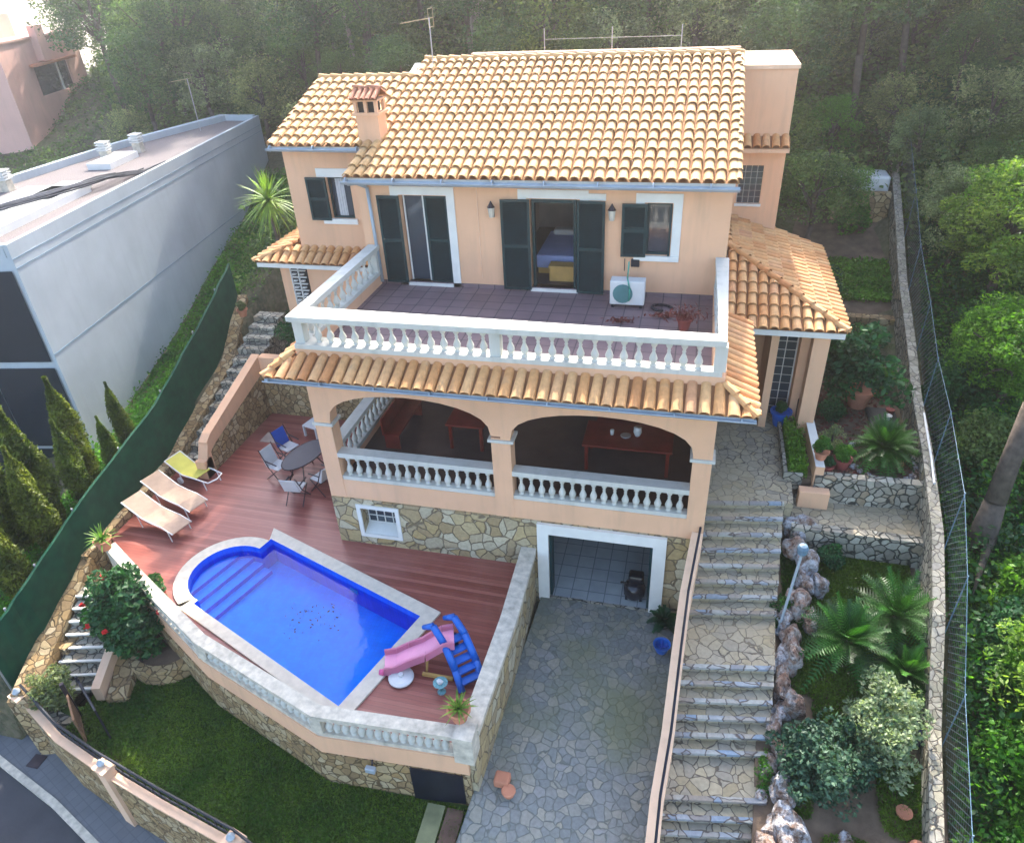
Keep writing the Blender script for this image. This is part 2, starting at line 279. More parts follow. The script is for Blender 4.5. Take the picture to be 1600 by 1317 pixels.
def ribbon(mb, pts, w, z0, ztops, mi=0, top=None):     # a wall along a polyline, width w, heights per point
    n = len(pts); L = []; R = []
    for i in range(n):
        a = Vector(pts[max(0, i-1)]); b_ = Vector(pts[min(n-1, i+1)]); d = (b_-a).normalized(); nn = Vector((-d.y, d.x))
        if 0 < i < n-1:
            d1 = (Vector(pts[i])-a).normalized(); k = 1/max(.5, abs(nn.dot(Vector((-d1.y, d1.x)))))
        else: k = 1
        L.append(Vector(pts[i])+nn*w/2*k); R.append(Vector(pts[i])-nn*w/2*k)
    zt = ztops if isinstance(ztops, (list, tuple)) else [ztops]*n; zb = z0 if isinstance(z0, (list, tuple)) else [z0]*n
    for i in range(n-1):
        a, b_, c, d = R[i], R[i+1], L[i+1], L[i]
        vs = [(a.x, a.y, zb[i]), (b_.x, b_.y, zb[i+1]), (c.x, c.y, zb[i+1]), (d.x, d.y, zb[i]), (a.x, a.y, zt[i]), (b_.x, b_.y, zt[i+1]), (c.x, c.y, zt[i+1]), (d.x, d.y, zt[i])]
        fs = [(0, 1, 5, 4), (2, 3, 7, 6), (0, 3, 2, 1)]
        if i == 0: fs.append((0, 4, 7, 3))
        if i == n-2: fs.append((1, 2, 6, 5))
        mb.add(vs, fs, mi); mb.add(vs[4:], [(0, 1, 2, 3)], mi if top is None else top)
    return mb
# ---- clay tile roofs: every tile is modelled; u along the eave, v up the slope
def tile_field(mb, O, U, V, u0, u1, vr, pitch=.26, row=.40, base=True):
    O = Vector(O); U = Vector(U).normalized(); Vd = Vector(V).normalized(); Nn = U.cross(Vd)
    if Nn.z < 0: Nn = -Nn
    n = max(1, round((u1-u0)/pitch)); p = (u1-u0)/n; K = 7
    for j in range(n):
        uc = u0+(j+.5)*p; va, vb = vr(uc)
        if vb-va < .08: continue
        k = 0; vv = va
        while vv < vb-.05:
            le = min(row, vb-vv); jit = RNG.uniform(-.016, .016); rA = p*.45+jit*.3; rB = p*.37; tint = float(np.clip(RNG.normal(.5, .22), 0, 1))
            a0 = O+U*(uc+jit)+Vd*(vv-.03)+Nn*.042; a1 = O+U*uc+Vd*(vv+le+.02)+Nn*.005
            vs = []
            for (c0, r) in ((a0, rA), (a1, rB)):
                for q in range(K+1):
                    th = math.pi*q/K; vs.append(c0+U*(-math.cos(th)*r)+Nn*(math.sin(th)*r*.85))
            ins = []
            for q in range(K+1):
                th = math.pi*q/K; ins.append(a0+U*(-math.cos(th)*(rA-.022))+Nn*(math.sin(th)*(rA-.022)*.85))
            fs = [(q, q+1, K+2+q, K+1+q) for q in range(K)]; o = 2*(K+1); fs2 = [(q+1, q, o+q, o+q+1) for q in range(K)]
            mb.add(vs+ins, fs+fs2, 0, tint); vv += row
        if base:
            a = O+U*(u0+j*p)+Vd*va; b_ = O+U*(u0+(j+1)*p)+Vd*va; c = O+U*(u0+(j+1)*p)+Vd*vb; d = O+U*(u0+j*p)+Vd*vb; e = O+U*(u0+j*p)+Vd*va
            va0, vb0 = vr(u0+j*p+.001); va1, vb1 = vr(u0+(j+1)*p-.001)
            mb.add([O+U*(u0+j*p)+Vd*va0, O+U*(u0+(j+1)*p)+Vd*va1, O+U*(u0+(j+1)*p)+Vd*max(vb1, va1), O+U*(u0+j*p)+Vd*max(vb0, va0)], [(0, 1, 2, 3)], 1)
def cap_line(mb, a, b, r=.11, L=.36):
    a = Vector(a); b = Vector(b); n = max(1, round((b-a).length/L)); d = (b-a)/n; dn = d.normalized(); s = dn.cross(Vector((0, 0, 1))).normalized(); up = s.cross(dn)
    for k in range(n):
        c0 = a+d*k+up*.03; c1 = a+d*(k+1.08)+up*.0; vs = [c+s*(-math.cos(math.pi*q/6)*rr)+up*(math.sin(math.pi*q/6)*rr) for c, rr in ((c0, r), (c1, r*.85)) for q in range(7)]
        mb.add(vs, [(q, q+1, 8+q, 7+q) for q in range(6)], 0, float(np.clip(RNG.normal(.45, .2), 0, 1)))
# ---- balusters
PROF = [(.055, 0), (.055, .05), (.035, .07), (.048, .12), (.066, .22), (.07, .30), (.05, .42), (.028, .54), (.024, .60), (.036, .63), (.024, .66), (.03, .74), (.05, .80), (.055, .84), (.055, 1.)]
_bal = {}
def baluster(parent, x, y, z, h):
    k = round(h, 2)
    if k not in _bal:
        o = MB().lathe([(r*1.15, q*h) for r, q in PROF], n=10).build('baluster', 'cast', parent, smooth=True); _bal[k] = o.data
        md = None
    else:
        o = bpy.data.objects.new('baluster', _bal[k]); COL.objects.link(o); o.parent = parent
    o.location = (x, y, z); return o
def balustrade(name, parent, pts, zb, h, n, railw=.26, matr='cast', posts=(), skip=0.1, railh=.11):
    mb = MB(); ribbon(mb, pts, railw, zb+h-railh, zb+h); ribbon(mb, pts, railw*.78, zb, zb+.10); ribbon(mb, pts, railw*.8, zb+h-railh-.035, zb+h-railh)
    for (x, y) in posts: mb.box(x-.11, x+.11, y-.11, y+.11, zb+.10, zb+h-railh-.035)
    o = mb.build(name, matr, parent)
    for i in range(len(pts)-1):
        a = Vector(pts[i]); b_ = Vector(pts[i+1]); L = (b_-a).length; k = n[i]
        for q in range(k):
            p = a+(b_-a)*((q+.5)/k*(1-2*skip/L)+skip/L); baluster(o, p.x, p.y, zb+.095, h-railh-.125)
    return o
# ---- foliage helpers (numpy)
def card_mesh(name, C_, size, mat, asp=.45, up=.0, seed=1, drop=0.):
    r = np.random.default_rng(seed); n = len(C_); C_ = np.asarray(C_, float)
    d = r.normal(size=(n, 3)); d[:, 2] = d[:, 2]*.6+up; d /= np.linalg.norm(d, axis=1)[:, None]
    q = r.normal(size=(n, 3)); s = np.cross(d, q); s /= np.linalg.norm(s, axis=1)[:, None]; sz = (size*r.uniform(.6, 1.4, n))[:, None] if np.isscalar(size) else (size*r.uniform(.7, 1.3, n))[:, None]
    V_ = np.stack([C_-d*sz*.5, C_+s*sz*asp*.5, C_+d*sz*.5, C_-s*sz*asp*.5], 1).reshape(-1, 3)
    me = bpy.data.meshes.new(name); me.vertices.add(4*n); me.vertices.foreach_set("co", V_.ravel()); me.loops.add(4*n); me.loops.foreach_set("vertex_index", np.arange(4*n, dtype=np.int32))
    me.polygons.add(n); me.polygons.foreach_set("loop_start", np.arange(0, 4*n, 4, dtype=np.int32)); me.polygons.foreach_set("loop_total", np.full(n, 4, np.int32))
    me.update(calc_edges=True); a = me.attributes.new("tint", 'FLOAT', 'FACE'); a.data.foreach_set("value", r.uniform(0, 1, n).astype(np.float32)); me.materials.append(M[mat]); return me
def mobj(name, me, parent=None, loc=None):
    o = bpy.data.objects.new(name, me); COL.objects.link(o)
    if parent: o.parent = parent
    if loc: o.location = loc
    return o
def clump_pts(nc, per, rad3, cz, cr, seed, shell=.55, flat=1.):
    r = np.random.default_rng(seed); d = r.normal(size=(nc, 3)); d /= np.linalg.norm(d, axis=1)[:, None]; rr = r.uniform(shell, 1, nc)[:, None]
    c = d*rr*np.array(rad3); c += r.normal(0, .07, c.shape)*np.array(rad3); c[:, 2] = np.where(c[:, 2] < -rad3[2]*.6, -c[:, 2], c[:, 2])+cz; k = r.uniform(.6, 1.35, nc)
    q = r.normal(size=(nc, per, 3)); q /= np.linalg.norm(q, axis=2)[:, :, None]; q *= (r.uniform(.45, 1, (nc, per, 1))**.5)*cr*k[:, None, None]; q[:, :, 2] *= flat
    return (c[:, None, :]+q).reshape(-1, 3), c
def make_tree(name, label, cat, mat, h, rad3, nc, per, cr, leaf, seed, bark='bark', tr=.16, lean=(0, 0), group=None, asp=.5, limbs=9):
    t_ = thing(name, label, cat, group=group); cz = h-rad3[2]*.85; P_, c = clump_pts(nc, per, rad3, cz, cr, seed, flat=.75)
    P_[:, 0] += lean[0]; P_[:, 1] += lean[1]; mobj('crown', card_mesh('crown', P_, leaf, mat, asp, seed=seed), t_)
    mb = MB(); rn = random.Random(seed); top = Vector((lean[0], lean[1], cz)); mid = top*.5+Vector((rn.uniform(-.2, .2), rn.uniform(-.2, .2), 0))
    mb.tube([(0, 0, -.4), mid, top, top+Vector((.1, 0, rad3[2]*.5))], [tr*1.2, tr, tr*.65, tr*.25], 8)
    for k in rn.sample(range(nc), min(limbs, nc)):
        e = Vector(c[k])+Vector((lean[0], lean[1], 0)); s0 = mid.lerp(top, rn.uniform(.3, 1)); mb.tube([s0, s0.lerp(e, .5)+Vector((0, 0, .15)), e], [tr*.45, tr*.28, tr*.08], 6)
    mb.build('trunk', bark, t_, smooth=True); return t_
def rosette(fr_n, L, mat, seed, tilt=(10, 80), w=.09, droop=.6, leaflets=True, name='fronds'):
    """fronds arching out of one centre; leaflets along each rib"""
    mb = MB(); rn = random.Random(seed)
    for k in range(fr_n):
        az = k*2.399+rn.uniform(-.2, .2); el = rad(tilt[1]-(tilt[1]-tilt[0])*(k/fr_n)**.8+rn.uniform(-6, 6)); LL = L*rn.uniform(.8, 1.1); d = Vector((math.cos(az)*math.cos(el), math.sin(az)*math.cos(el), math.sin(el)))
        pts = [d*(LL*s)+Vector((0, 0, -droop*LL*s*s*math.cos(el))) for s in (0, .2, .4, .6, .8, 1)]; side = d.cross(Vector((0, 0, 1))).normalized(); tn = rn.random()
        if leaflets:
            mb.tube(pts, [.014, .012, .01, .008, .006, .003], 4)
            for s in range(15):
                f_ = .12+s/15*.87; i = min(4, int(f_*5)); p = pts[i].lerp(pts[i+1], f_*5-i); dd = (pts[i+1]-pts[i]).normalized(); ll = L*.20*math.sin(min(1, f_*1.1+.12)*math.pi*.9+.12)+.04
                for sg in (-1, 1):
                    e = p+(side*sg*.85+dd*.5+Vector((0, 0, .18))).normalized()*ll; o = dd*.011; mb.add([p-o*2.2, p+o*2.2, e], [(0, 1, 2)], 0, tn*.85+rn.random()*.15)
        else:
            for i in range(5):
                w0 = w*(1-(i/5)**2)*.5*(1 if i else .7); w1 = w*(1-((i+1)/5)**2)*.5; mb.add([pts[i]-side*w0, pts[i]+side*w0, pts[i+1]+side*w1, pts[i+1]-side*w1], [(0, 1, 2, 3)], 0, rn.random())
    return mb
def pot(parent, r, h, mat='terracotta', name='pot', loc=(0, 0, 0)):
    MB().lathe([(r*.62, 0), (r*.9, h*.82), (r*1.05, h*.84), (r*1.08, h), (r*.9, h), (r*.86, h*.88), (0.01, h*.87)], loc, 16).build(name, mat, parent, smooth=False)

# ------------------------------------------------------------------ terrain
YK = [-40, -14, -11, -9, -5.5, -2, 1.6, 5, 10, 16, 30, 60, 110, 200]; ZK = [-4, -3, -1.4, -.2, .9, 1.5, 2.5, 3.9, 5.8, 9, 17, 33, 52, 60]
def hill(x, y):
    g = float(np.interp(y, YK, ZK))
    if x < -7: gl = float(np.interp(y, [-2, 0, 2.5, 5.4, 8, 10.5, 13, 15.5, 19, 26, 40], [.9, 1.3, 1.8, 2.4, 3.1, 3.7, 4.4, 5.4, 7.8, 13, 22])) if y > -2 else g; w = min(1, (-7-x)/2.2); g = g*(1-w)+gl*w
    k = min(1, max(0, (x+37)/17))**1.4 if x < -20 else 1
    if g > 5: g = 5+(g-5)*(.04+.96*k)
    if x < -40: g -= (-40-x)*.12
    if x > 13.5: g += .15+.10*(x-13.5)*(1 if y < 20 else .3)
    if 10 < x < 14.4 and y > 5: g -= .5
    if x < -7.5 and y < 0: g -= min(2.5, (-7.5-x)*.35)*min(1, -y/4)
    return g+.35*math.sin(x*.7+y*.4)*math.cos(y*.55-x*.2)*(1 if (x > 15 or y > 9 or x < -14) else .25)
def ground(x, y):
    if -6.4 < x < 13.3 and -45 < y < 6.5: return -.62 if not (x < 5 and y < -8.7-(x+6)*.27) else -2.4
    if y < -9.2 and x <= -6.4: return -2.25
    return hill(x, y)
xs = np.concatenate([np.arange(-260, -60, 20), np.arange(-60, -20, 2.5), np.arange(-20, -6.5, .7), [-6.45, -6.35], np.arange(-5.8, 13.2, .8), [13.25, 13.4], np.arange(14, 32, .8), np.arange(32, 80, 3), np.arange(80, 261, 20)])
ys = np.concatenate([np.arange(-60, -16, 4), np.arange(-16, 6.2, .55), [6.45, 6.55], np.arange(7, 40, 1.), np.arange(40, 110, 4), np.arange(110, 261, 15)])
mb = MB(); mb.v = [(float(x), float(y), ground(float(x), float(y))) for y in ys for x in xs]; nx = len(xs)
mb.f = [(j*nx+i, j*nx+i+1, (j+1)*nx+i+1, (j+1)*nx+i) for j in range(len(ys)-1) for i in range(nx-1)]; mb.m = [0]*len(mb.f); mb.t = [.5]*len(mb.f)
m, t, b = new_mat('hillside_ground', .95, 0, .1); v = pos(t); c = ramp(t, noise(t, v, .6, 7), [(.3, (.04, .055, .03)), (.5, (.11, .10, .055)), (.7, (.07, .10, .03))])
t.links.new(mixc(t, ramp(t, noise(t, v, 6, 5), [(.4, (0, 0, 0)), (.7, (.6, .6, .6))]), c, (.2, .16, .11)), b.inputs["Base Color"]); bump(t, b, noise(t, v, 5, 6), 1, .15); M['ground'] = m
struct(mb.build('terrain', 'ground', smooth=True))
# driveway
mb = MB(); mb.prism([(5.3, -4.3), (5.0, -9.4), (4.6, -14.5), (8.5, -14.5), (8.5, -4.3)], [-.5]*5, [0, -.12, -.75, -.75, 0]); struct(mb.build('driveway', 'flag'))
# lawn
struct(MB().prism([(-5.2, -9.2), (-3.2, -9.6), (-2.2, -10.2), (1., -10.95), (5.0, -12.2), (5.0, -9.1), (2.2, -9.0), (-2.6, -7.0), (-5, -6.2)], -2.5, -.5).build('lawn_ground', 'lawn'))
r = np.random.default_rng(5); P_ = np.stack([r.uniform(-4.2, 4.9, 90000), r.uniform(-12.3, -7.4, 90000), np.full(90000, -.47)], 1)
ok = (P_[:, 1] > -9.75-(P_[:, 0]+4.2)*.27) & (P_[:, 1] < -7.2-np.clip(P_[:, 0]+3.2, 0, 5.2)*.45)
struct(mobj('lawn_grass', card_mesh('lawn_grass', P_[ok], .09, 'grass', .25, up=1.2, seed=4)), 'stuff')

# ------------------------------------------------------------------ the villa
villa = thing('villa', 'large peach rendered villa with clay tile roofs, green shutters and an arched loggia', 'house')
ZF, ZL = 6.12, 2.66
RZ = lambda y: 8.95+.318*(y+.4)
D1 = (1.06, 2.28, 6.2, 8.42); D2 = (4.32, 5.46, 6.2, 8.4); W3 = (7.06, 7.62, 7.15, 8.36)
mb = MB(); wall_holes(mb, 0, 8.9, ZF-.3, 8.9, 0, .25, [D1, D2, W3]); mb.build('front_wall', 'peach', villa)
mb = MB(); WW = (-1.45, -.80, 7.4, 8.5); wall_holes(mb, -2.6, -.0, 4, 9.3, 1.25, 1.5, [WW])
for x0, x1, ya, yb in ((0, .25, .25, 5.2), (8.65, 8.9, .25, 5.2)):
    n = 2; mb.add([(x0, ya, 3), (x1, ya, 3), (x1, yb, 3), (x0, yb, 3), (x0, ya, RZ(ya)-.1), (x1, ya, RZ(ya)-.1), (x1, yb, RZ(yb)-.1), (x0, yb, RZ(yb)-.1)], [(0, 3, 2, 1), (4, 5, 6, 7), (0, 1, 5, 4), (2, 3, 7, 6), (0, 4, 7, 3), (1, 2, 6, 5)])
mb.add([(-2.6, 1.5, 3), (-2.35, 1.5, 3), (-2.35, 4.2, 3), (-2.6, 4.2, 3), (-2.6, 1.5, RZ(1.5)-.1), (-2.35, 1.5, RZ(1.5)-.1), (-2.35, 4.2, RZ(4.2)-.1), (-2.6, 4.2, RZ(4.2)-.1)], [(0, 3, 2, 1), (4, 5, 6, 7), (0, 1, 5, 4), (2, 3, 7, 6), (0, 4, 7, 3), (1, 2, 6, 5)])
mb.box(-2.6, 0, 4.2, 4.4, 3, 10.3); mb.box(.25, 8.65, 5.0, 5.2, 3, 10.6); mb.build('side_wall', 'peach', villa)
MB().box(1.6, 8.88, 5.34, 5.54, 9.5, 10.86).box(1.56, 8.9, 5.32, 5.58, 10.86, 10.91).build('roof_parapet', 'peach2', villa)
# roof
mb = MB(); c_ = math.cos(math.atan(.318))
def vr(u):
    y0 = .85 if u < -.12 else -.45; y1 = 4.3 if u < .2 else 5.25; return ((y0+.45)/c_, (y1+.45)/c_)
tile_field(mb, (0, -.45, RZ(-.45)), (1, 0, 0), (0, 1, .318), -2.72, 8.98, vr, .262, .41)
cap_line(mb, (-2.72, 4.32, RZ(4.3)+.02), (.2, 4.32, RZ(4.3)+.02)); cap_line(mb, (.2, 5.27, RZ(5.25)+.02), (8.98, 5.27, RZ(5.25)+.02)); cap_line(mb, (8.95, -.4, RZ(-.4)), (8.95, 5.2, RZ(5.2)), .09); cap_line(mb, (-2.70, .9, RZ(.9)), (-2.70, 4.2, RZ(4.2)), .09)
roof = mb.build('roof', ['tile', 'tile_base'], villa)
mb = MB()   # roof slab under the tiles
for x0, x1, ya, yb in ((-2.66, -.1, .9, 4.3), (-.1, 8.9, -.38, 5.2)):
    mb.add([(x0, ya, RZ(ya)-.14), (x1, ya, RZ(ya)-.14), (x1, yb, RZ(yb)-.14), (x0, yb, RZ(yb)-.14), (x0, ya, RZ(ya)-.02), (x1, ya, RZ(ya)-.02), (x1, yb, RZ(yb)-.02), (x0, yb, RZ(yb)-.02)], [(0, 3, 2, 1), (4, 5, 6, 7), (0, 1, 5, 4), (2, 3, 7, 6), (0, 4, 7, 3), (1, 2, 6, 5)])
mb.build('roof_slab', 'white', roof)
def gutter(name, a, b_, r=.07):
    mb = MB(); a = Vector(a); b_ = Vector(b_); d = (b_-a).normalized(); s = d.cross(Vector((0, 0, 1))); K = 6
    for rr, fl_ in ((r, 0), (r*.82, 1)):
        vs = [p+s*(math.cos(math.pi*q/K)*rr)+Vector((0, 0, -math.sin(math.pi*q/K)*rr)) for p in (a, b_) for q in range(K+1)]; fs = [(q, q+1, K+2+q, K+1+q) for q in range(K)]; mb.add(vs, [f[::-1] for f in fs] if fl_ else fs)
    mb.cyl(a+s*r, b_+s*r, .012, n=5); mb.cyl(a-s*r, b_-s*r, .012, n=5)
    L = (b_-a).length
    for k in range(int(L/1.2)+1): mb.cyl(a+d*(k*1.2+.1), a+d*(k*1.2+.13), r*1.06, n=12)
    return mb.build(name, 'gutter', villa)
gutter('gutter', (-.12, -.54, 8.88), (9.0, -.54, 8.86), .085); gutter('gutter', (-2.74, .77, 9.32), (-.2, .77, 9.30), .075)
MB().tube([(.02, -.5, 8.8), (.05, -.12, 8.72), (.3, -.08, 8.62), (.34, -.08, 6.2)], .045, 8).build('drainpipe', 'gutter', villa, smooth=True)
MB().cyl((3.05, -.008, 6.4), (3.05, -.008, 8.88), .012, n=5).build('conduit', 'peach2', villa)
# chimney
mb = MB(); mb.prism([(-.22, 1.), (.36, 1.), (.36, 1.5), (-.22, 1.5)], 9.2, 10.05); mb.box(-.28, .42, .94, 1.56, 10.05, 10.12)
for x, y in ((-.24, .98), (.30, .98), (-.24, 1.44), (.30, 1.44), (.03, .98), (.03, 1.44)): mb.box(x, x+.08, y, y+.08, 10.12, 10.38)
mb.box(-.28, .42, .94, 1.56, 10.38, 10.42); ch = mb.build('chimney', 'peach', roof)
MB().box(-.15, .28, 1.06, 1.42, 10.12, 10.37).build('flue', 'dark', roof)
mb = MB(); tile_field(mb, (0, .88, 10.42), (1, 0, 0), (0, .37, .2), -.3, .44, lambda u: (0, .42), .15, .42, True); tile_field(mb, (0, 1.62, 10.42), (1, 0, 0), (0, -.37, .2), -.3, .44, lambda u: (0, .42), .15, .42, True); cap_line(mb, (-.3, 1.25, 10.64), (.44, 1.25, 10.64), .06)
mb.build('chimney_tiles', [tiles_mat('chimney_clay', [(0, (.4, .15, .08)), (1, (.5, .22, .13))]), 'tile_base'], roof)
# doors, windows, shutters
def shutter(x0, x1, z0, z1, y, ang=0, hinge='L'):
    w = x1-x0; mb = MB(); frame(mb, 0, w, 0, z1-z0, .06, -.04, 0, 'LRTB'); mb.box(.06, w-.06, -.04, 0, (z1-z0)*.48, (z1-z0)*.48+.07)
    zz = .08
    while zz < z1-z0-.08:
        if not ((z1-z0)*.48-.03 < zz < (z1-z0)*.48+.07): mb.add([(.06, -.03, zz), (w-.06, -.03, zz), (w-.06, -.004, zz+.035), (.06, -.004, zz+.035)], [(0, 1, 2, 3), (3, 2, 1, 0)])
        zz += .045
    mb.box(.06, w-.06, -.004, -.001, .06, z1-z0-.06)
    o = mb.build('shutter', 'green_sh', villa); o.location = (x0, y, z0)
    if hinge == 'R': o.location = (x1, y, z0); o.data.transform(Matrix.Translation((-w, 0, 0)))
    o.rotation_euler = (0, 0, rad(ang)); return o
mb = MB(); frame(mb, .85, 2.48, ZF, 8.64, .2, -.03, 0, 'LRT'); mb.build('door_trim', 'white', villa)
mb = MB(); frame(mb, 4.05, 5.72, ZF, 8.62, .2, -.03, 0, 'LRT'); mb.box(5.72, 6.12, -.03, 0, 8.4, 8.55); mb.build('door_trim', 'white', villa)
mb = MB(); frame(mb, 6.80, 7.84, 7.02, 8.58, .2, -.03, 0, 'LRT'); mb.box(6.80, 7.84, -.07, 0, 7.02, 7.14); mb.build('window_trim', 'white', villa)
MB().box(-1.72, -.72, 1.22, 1.25, 8.5, 8.72).build('window_trim', 'white', villa); MB().box(-1.72, -.72, 1.18, 1.25, 7.26, 7.4).build('window_sill', 'white', villa)
MB().box(1.06, 2.28, -.06, .25, 6.12, 6.2).build('door_sill', 'white', villa); MB().box(4.3, 5.48, -.06, .25, 6.12, 6.2).build('door_sill', 'white', villa)
shutter(.50, 1.08, 6.2, 8.42, -.05); shutter(1.66, 2.28, 6.2, 8.42, .05, -7, 'R'); shutter(3.63, 4.33, 6.17, 8.4, -.05, 3, 'R'); shutter(5.46, 6.12, 6.15, 8.4, -.05, -4)
shutter(6.50, 7.07, 7.12, 8.36, -.06, 2, 'R'); shutter(-2.04, -1.46, 7.36, 8.5, 1.19)
MB().box(4.36, 4.42, .04, .2, 6.2, 8.4).box(5.36, 5.42, .04, .2, 6.2, 8.4).box(4.42, 5.36, .04, .2, 8.3, 8.4).build('door_frame', 'green_sh', villa)
MB().box(1.10, 1.14, .14, .2, 6.2, 8.42).box(1.6, 1.64, .14, .2, 6.2, 8.42).build('door_frame', 'white', villa)
MB().box(1.14, 2.26, .16, .18, 6.22, 8.4).build('door_pane', 'glass', villa); MB().box(7.08, 7.60, .12, .15, 7.17, 8.34).build('window_pane', 'glass', villa)
mb = MB(); frame(mb, 7.06, 7.62, 7.15, 8.36, .05, .05, .11); mb.box(7.57, 7.62, -.04, .05, 7.15, 8.36); mb.build('window_frame', 'green_sh', villa)
mb = MB(); frame(mb, -1.45, -.8, 7.4, 8.5, .05, 1.3, 1.36); mb.build('window_frame', 'green_sh', villa); MB().box(-1.42, -.82, 1.38, 1.4, 7.43, 8.47).build('window_pane', 'glass', villa)
mb = MB()
for k in range(7): mb.box(-1.28+k*.035, -1.25+k*.035, 1.365-.008*(k % 2), 1.375, 7.45, 8.45)
mb.build('curtain', 'greyfab', villa)
# rooms
MB().box(.25, 8.65, .25, 5.0, 6.0, 6.13).build('room_floor', 'brownfloor', villa)
MB().box(.25, 8.65, 4.9, 4.98, 6.13, 9.0).box(3.4, 3.5, .25, 4.9, 6.13, 9).box(6.3, 6.4, .25, 4.9, 6.13, 9).box(.25, 8.65, .25, 4.9, 8.78, 8.84).build('room_wall', 'room', villa)
# balcony slab, parapet band, balustrade
MB().box(0.02, 8.95, -4.28, 0, 5.8, ZF).build('balcony_floor', 'balc_tile', villa)
MB().box(.27, 8.7, -.03, 0, ZF, ZF+.1).build('tile_skirting', 'balc_tile', villa)
mb = MB(); mb.box(.06, 8.94, -4.3, -4.04, 5.55, 6.4); mb.box(.06, .30, -4.04, -.0, 5.8, 6.4); mb.box(8.71, 8.97, -4.04, 0, 5.8, 6.4); mb.build('balcony_parapet', 'peach', villa)
balustrade('balcony_balustrade', villa, [(.22, -.02), (.22, -4.17), (8.82, -4.17), (8.82, -.02)], 6.4, .76, [11, 29, 11], .30, posts=((.22, -4.17), (8.82, -4.17), (4.5, -4.17), (.22, -.13), (8.82, -.13)), skip=.25)
# arcade
def arch(x0, x1, zs, zt, n=14):
    cx = (x0+x1)/2; a = (x1-x0)/2
    return [(cx-a*math.cos(math.pi*k/n), zs+(zt-zs)*math.sin(math.pi*k/n)**.8) for k in range(n+1)]
mb = MB(); A1 = arch(.50, 4.27, 4.55, 5.32); A2 = arch(4.70, 8.52, 4.5, 5.28)
top = 5.8
poly = [(.1, top), (.1, 4.55)]+A1+[]
poly = [(.1, 4.55), (.5, 4.55)]+A1[1:-1]+[(4.27, 4.55), (4.485, 4.55), (4.485, top), (.1, top)]
mb.prismY(poly, -4.26, -3.92); mb.prismY([(4.485, 4.5), (4.70, 4.5)]+A2[1:-1]+[(8.52, 4.5), (8.9, 4.5), (8.9, top), (4.485, top)], -4.26, -3.92)
mb.box(.1, .5, -4.26, -3.9, 2.3, 4.55); mb.box(4.27, 4.70, -4.26, -3.9, 2.3, 4.5); mb.box(8.52, 8.9, -4.26, -3.9, 2.3, 4.5)
mb.box(.5, 4.27, -4.25, -4.0, 2.33, 2.86); mb.box(4.70, 8.52, -4.25, -4.0, 2.33, 2.86); mb.build('arcade_wall', 'peach', villa)
MB().box(4.2, 4.77, -4.3, -3.86, 4.40, 4.47).box(8.46, 8.96, -4.3, -3.86, 4.40, 4.47).box(.06, .56, -4.3, -3.86, 4.40, 4.47).build('capital', 'cast', villa)
balustrade('loggia_balustrade', villa, [(.5, -4.12), (4.27, -4.12)], 2.86, .78, [15], .28, skip=.05); balustrade('loggia_balustrade', villa, [(4.70, -4.12), (8.52, -4.12)], 2.86, .78, [16], .28, skip=.05)
MB().box(.12, .34, -3.9, 0, 2.3, 2.86).build('loggia_side_wall', 'peach', villa); MB().box(.12, .4, -3.9, 0, 5.2, 5.8).build('loggia_side_beam', 'peach', villa)
balustrade('loggia_balustrade', villa, [(.25, -3.88), (.25, -.02)], 2.86, .78, [14], .28, skip=.05)
MB().box(.34, 8.9, -4.0, 0, 2.3, ZL).build('loggia_floor', 'brownfloor', villa)
MB().box(.15, 8.9, -3.92, 0, 5.68, 5.79).build('loggia_ceiling', 'room', villa)
mb = MB(); wall_holes(mb, .0, 8.9, 2.3, 5.8, 0, .2, [(1.6, 2.9, ZL, 4.9), (5.2, 6.6, ZL, 4.9)]); mb.box(8.9-.25, 8.9, -3.9, 0, 2.3, 5.68); mb.build('loggia_back_wall', 'peach', villa)
MB().box(1.6, 2.9, .1, .14, ZL, 4.9).box(5.2, 6.6, .1, .14, ZL, 4.9).build('loggia_door', 'glass', villa)
# plinth with window and garage
GZ = 2.04; mb = MB(); wall_holes(mb, .12, 8.72, -.7, 2.33, -4.3, -3.95, [(.84, 1.74, 1.30, 2.1), (5.5, 7.87, -.7, GZ)], 0); mb.build('stone_wall', 'stone', villa)
MB().box(.12, .4, -3.95, 0, .5, 2.3).build('stone_wall', 'stone', villa)
mb = MB(); frame(mb, .74, 1.84, 1.20, 2.20, .1, -4.34, -4.3); wn_ = mb.build('window', 'white', villa)
mb = MB(); mb.box(.84, 1.74, -3.99, -3.97, 1.3, 2.1); mb.build('pane', 'glass', wn_)
mb = MB(); mb.add([(.84, -4.3, 1.3), (1.74, -4.3, 1.3), (1.74, -3.99, 1.42), (.84, -3.99, 1.42)], [(0, 1, 2, 3)])
for k in range(5): mb.box(.86+k*.214, .88+k*.214, -4.02, -3.995, 1.4, 2.1)
for k in range(4): mb.box(.84, 1.74, -4.02, -3.998, 1.44+k*.2, 1.46+k*.2)
mb.build('grille', 'white', wn_)
mb = MB(); mb.box(5.24, 5.5, -4.38, -4.3, -.1, GZ+.28); mb.box(7.87, 8.16, -4.38, -4.3, -.1, GZ+.28); mb.box(5.5, 7.87, -4.38, -4.3, GZ, GZ+.28); mb.build('garage_trim', 'white', villa)
mb = MB(); mb.box(5.5, 5.56, -4.28, -4.0, 0, GZ-.002); mb.box(7.81, 7.87, -4.28, -4.0, 0, GZ-.002); mb.box(5.56, 7.81, -4.28, -4.0, GZ-.08, GZ-.002); mb.build('garage_door_frame', 'green_sh', villa)
MB().box(5.2, 8.1, -3.95, 1.5, -.1, .02).box(5.5, 7.87, -4.3, -3.95, -.1, .02).build('garage_floor', 'gar_tile', villa)
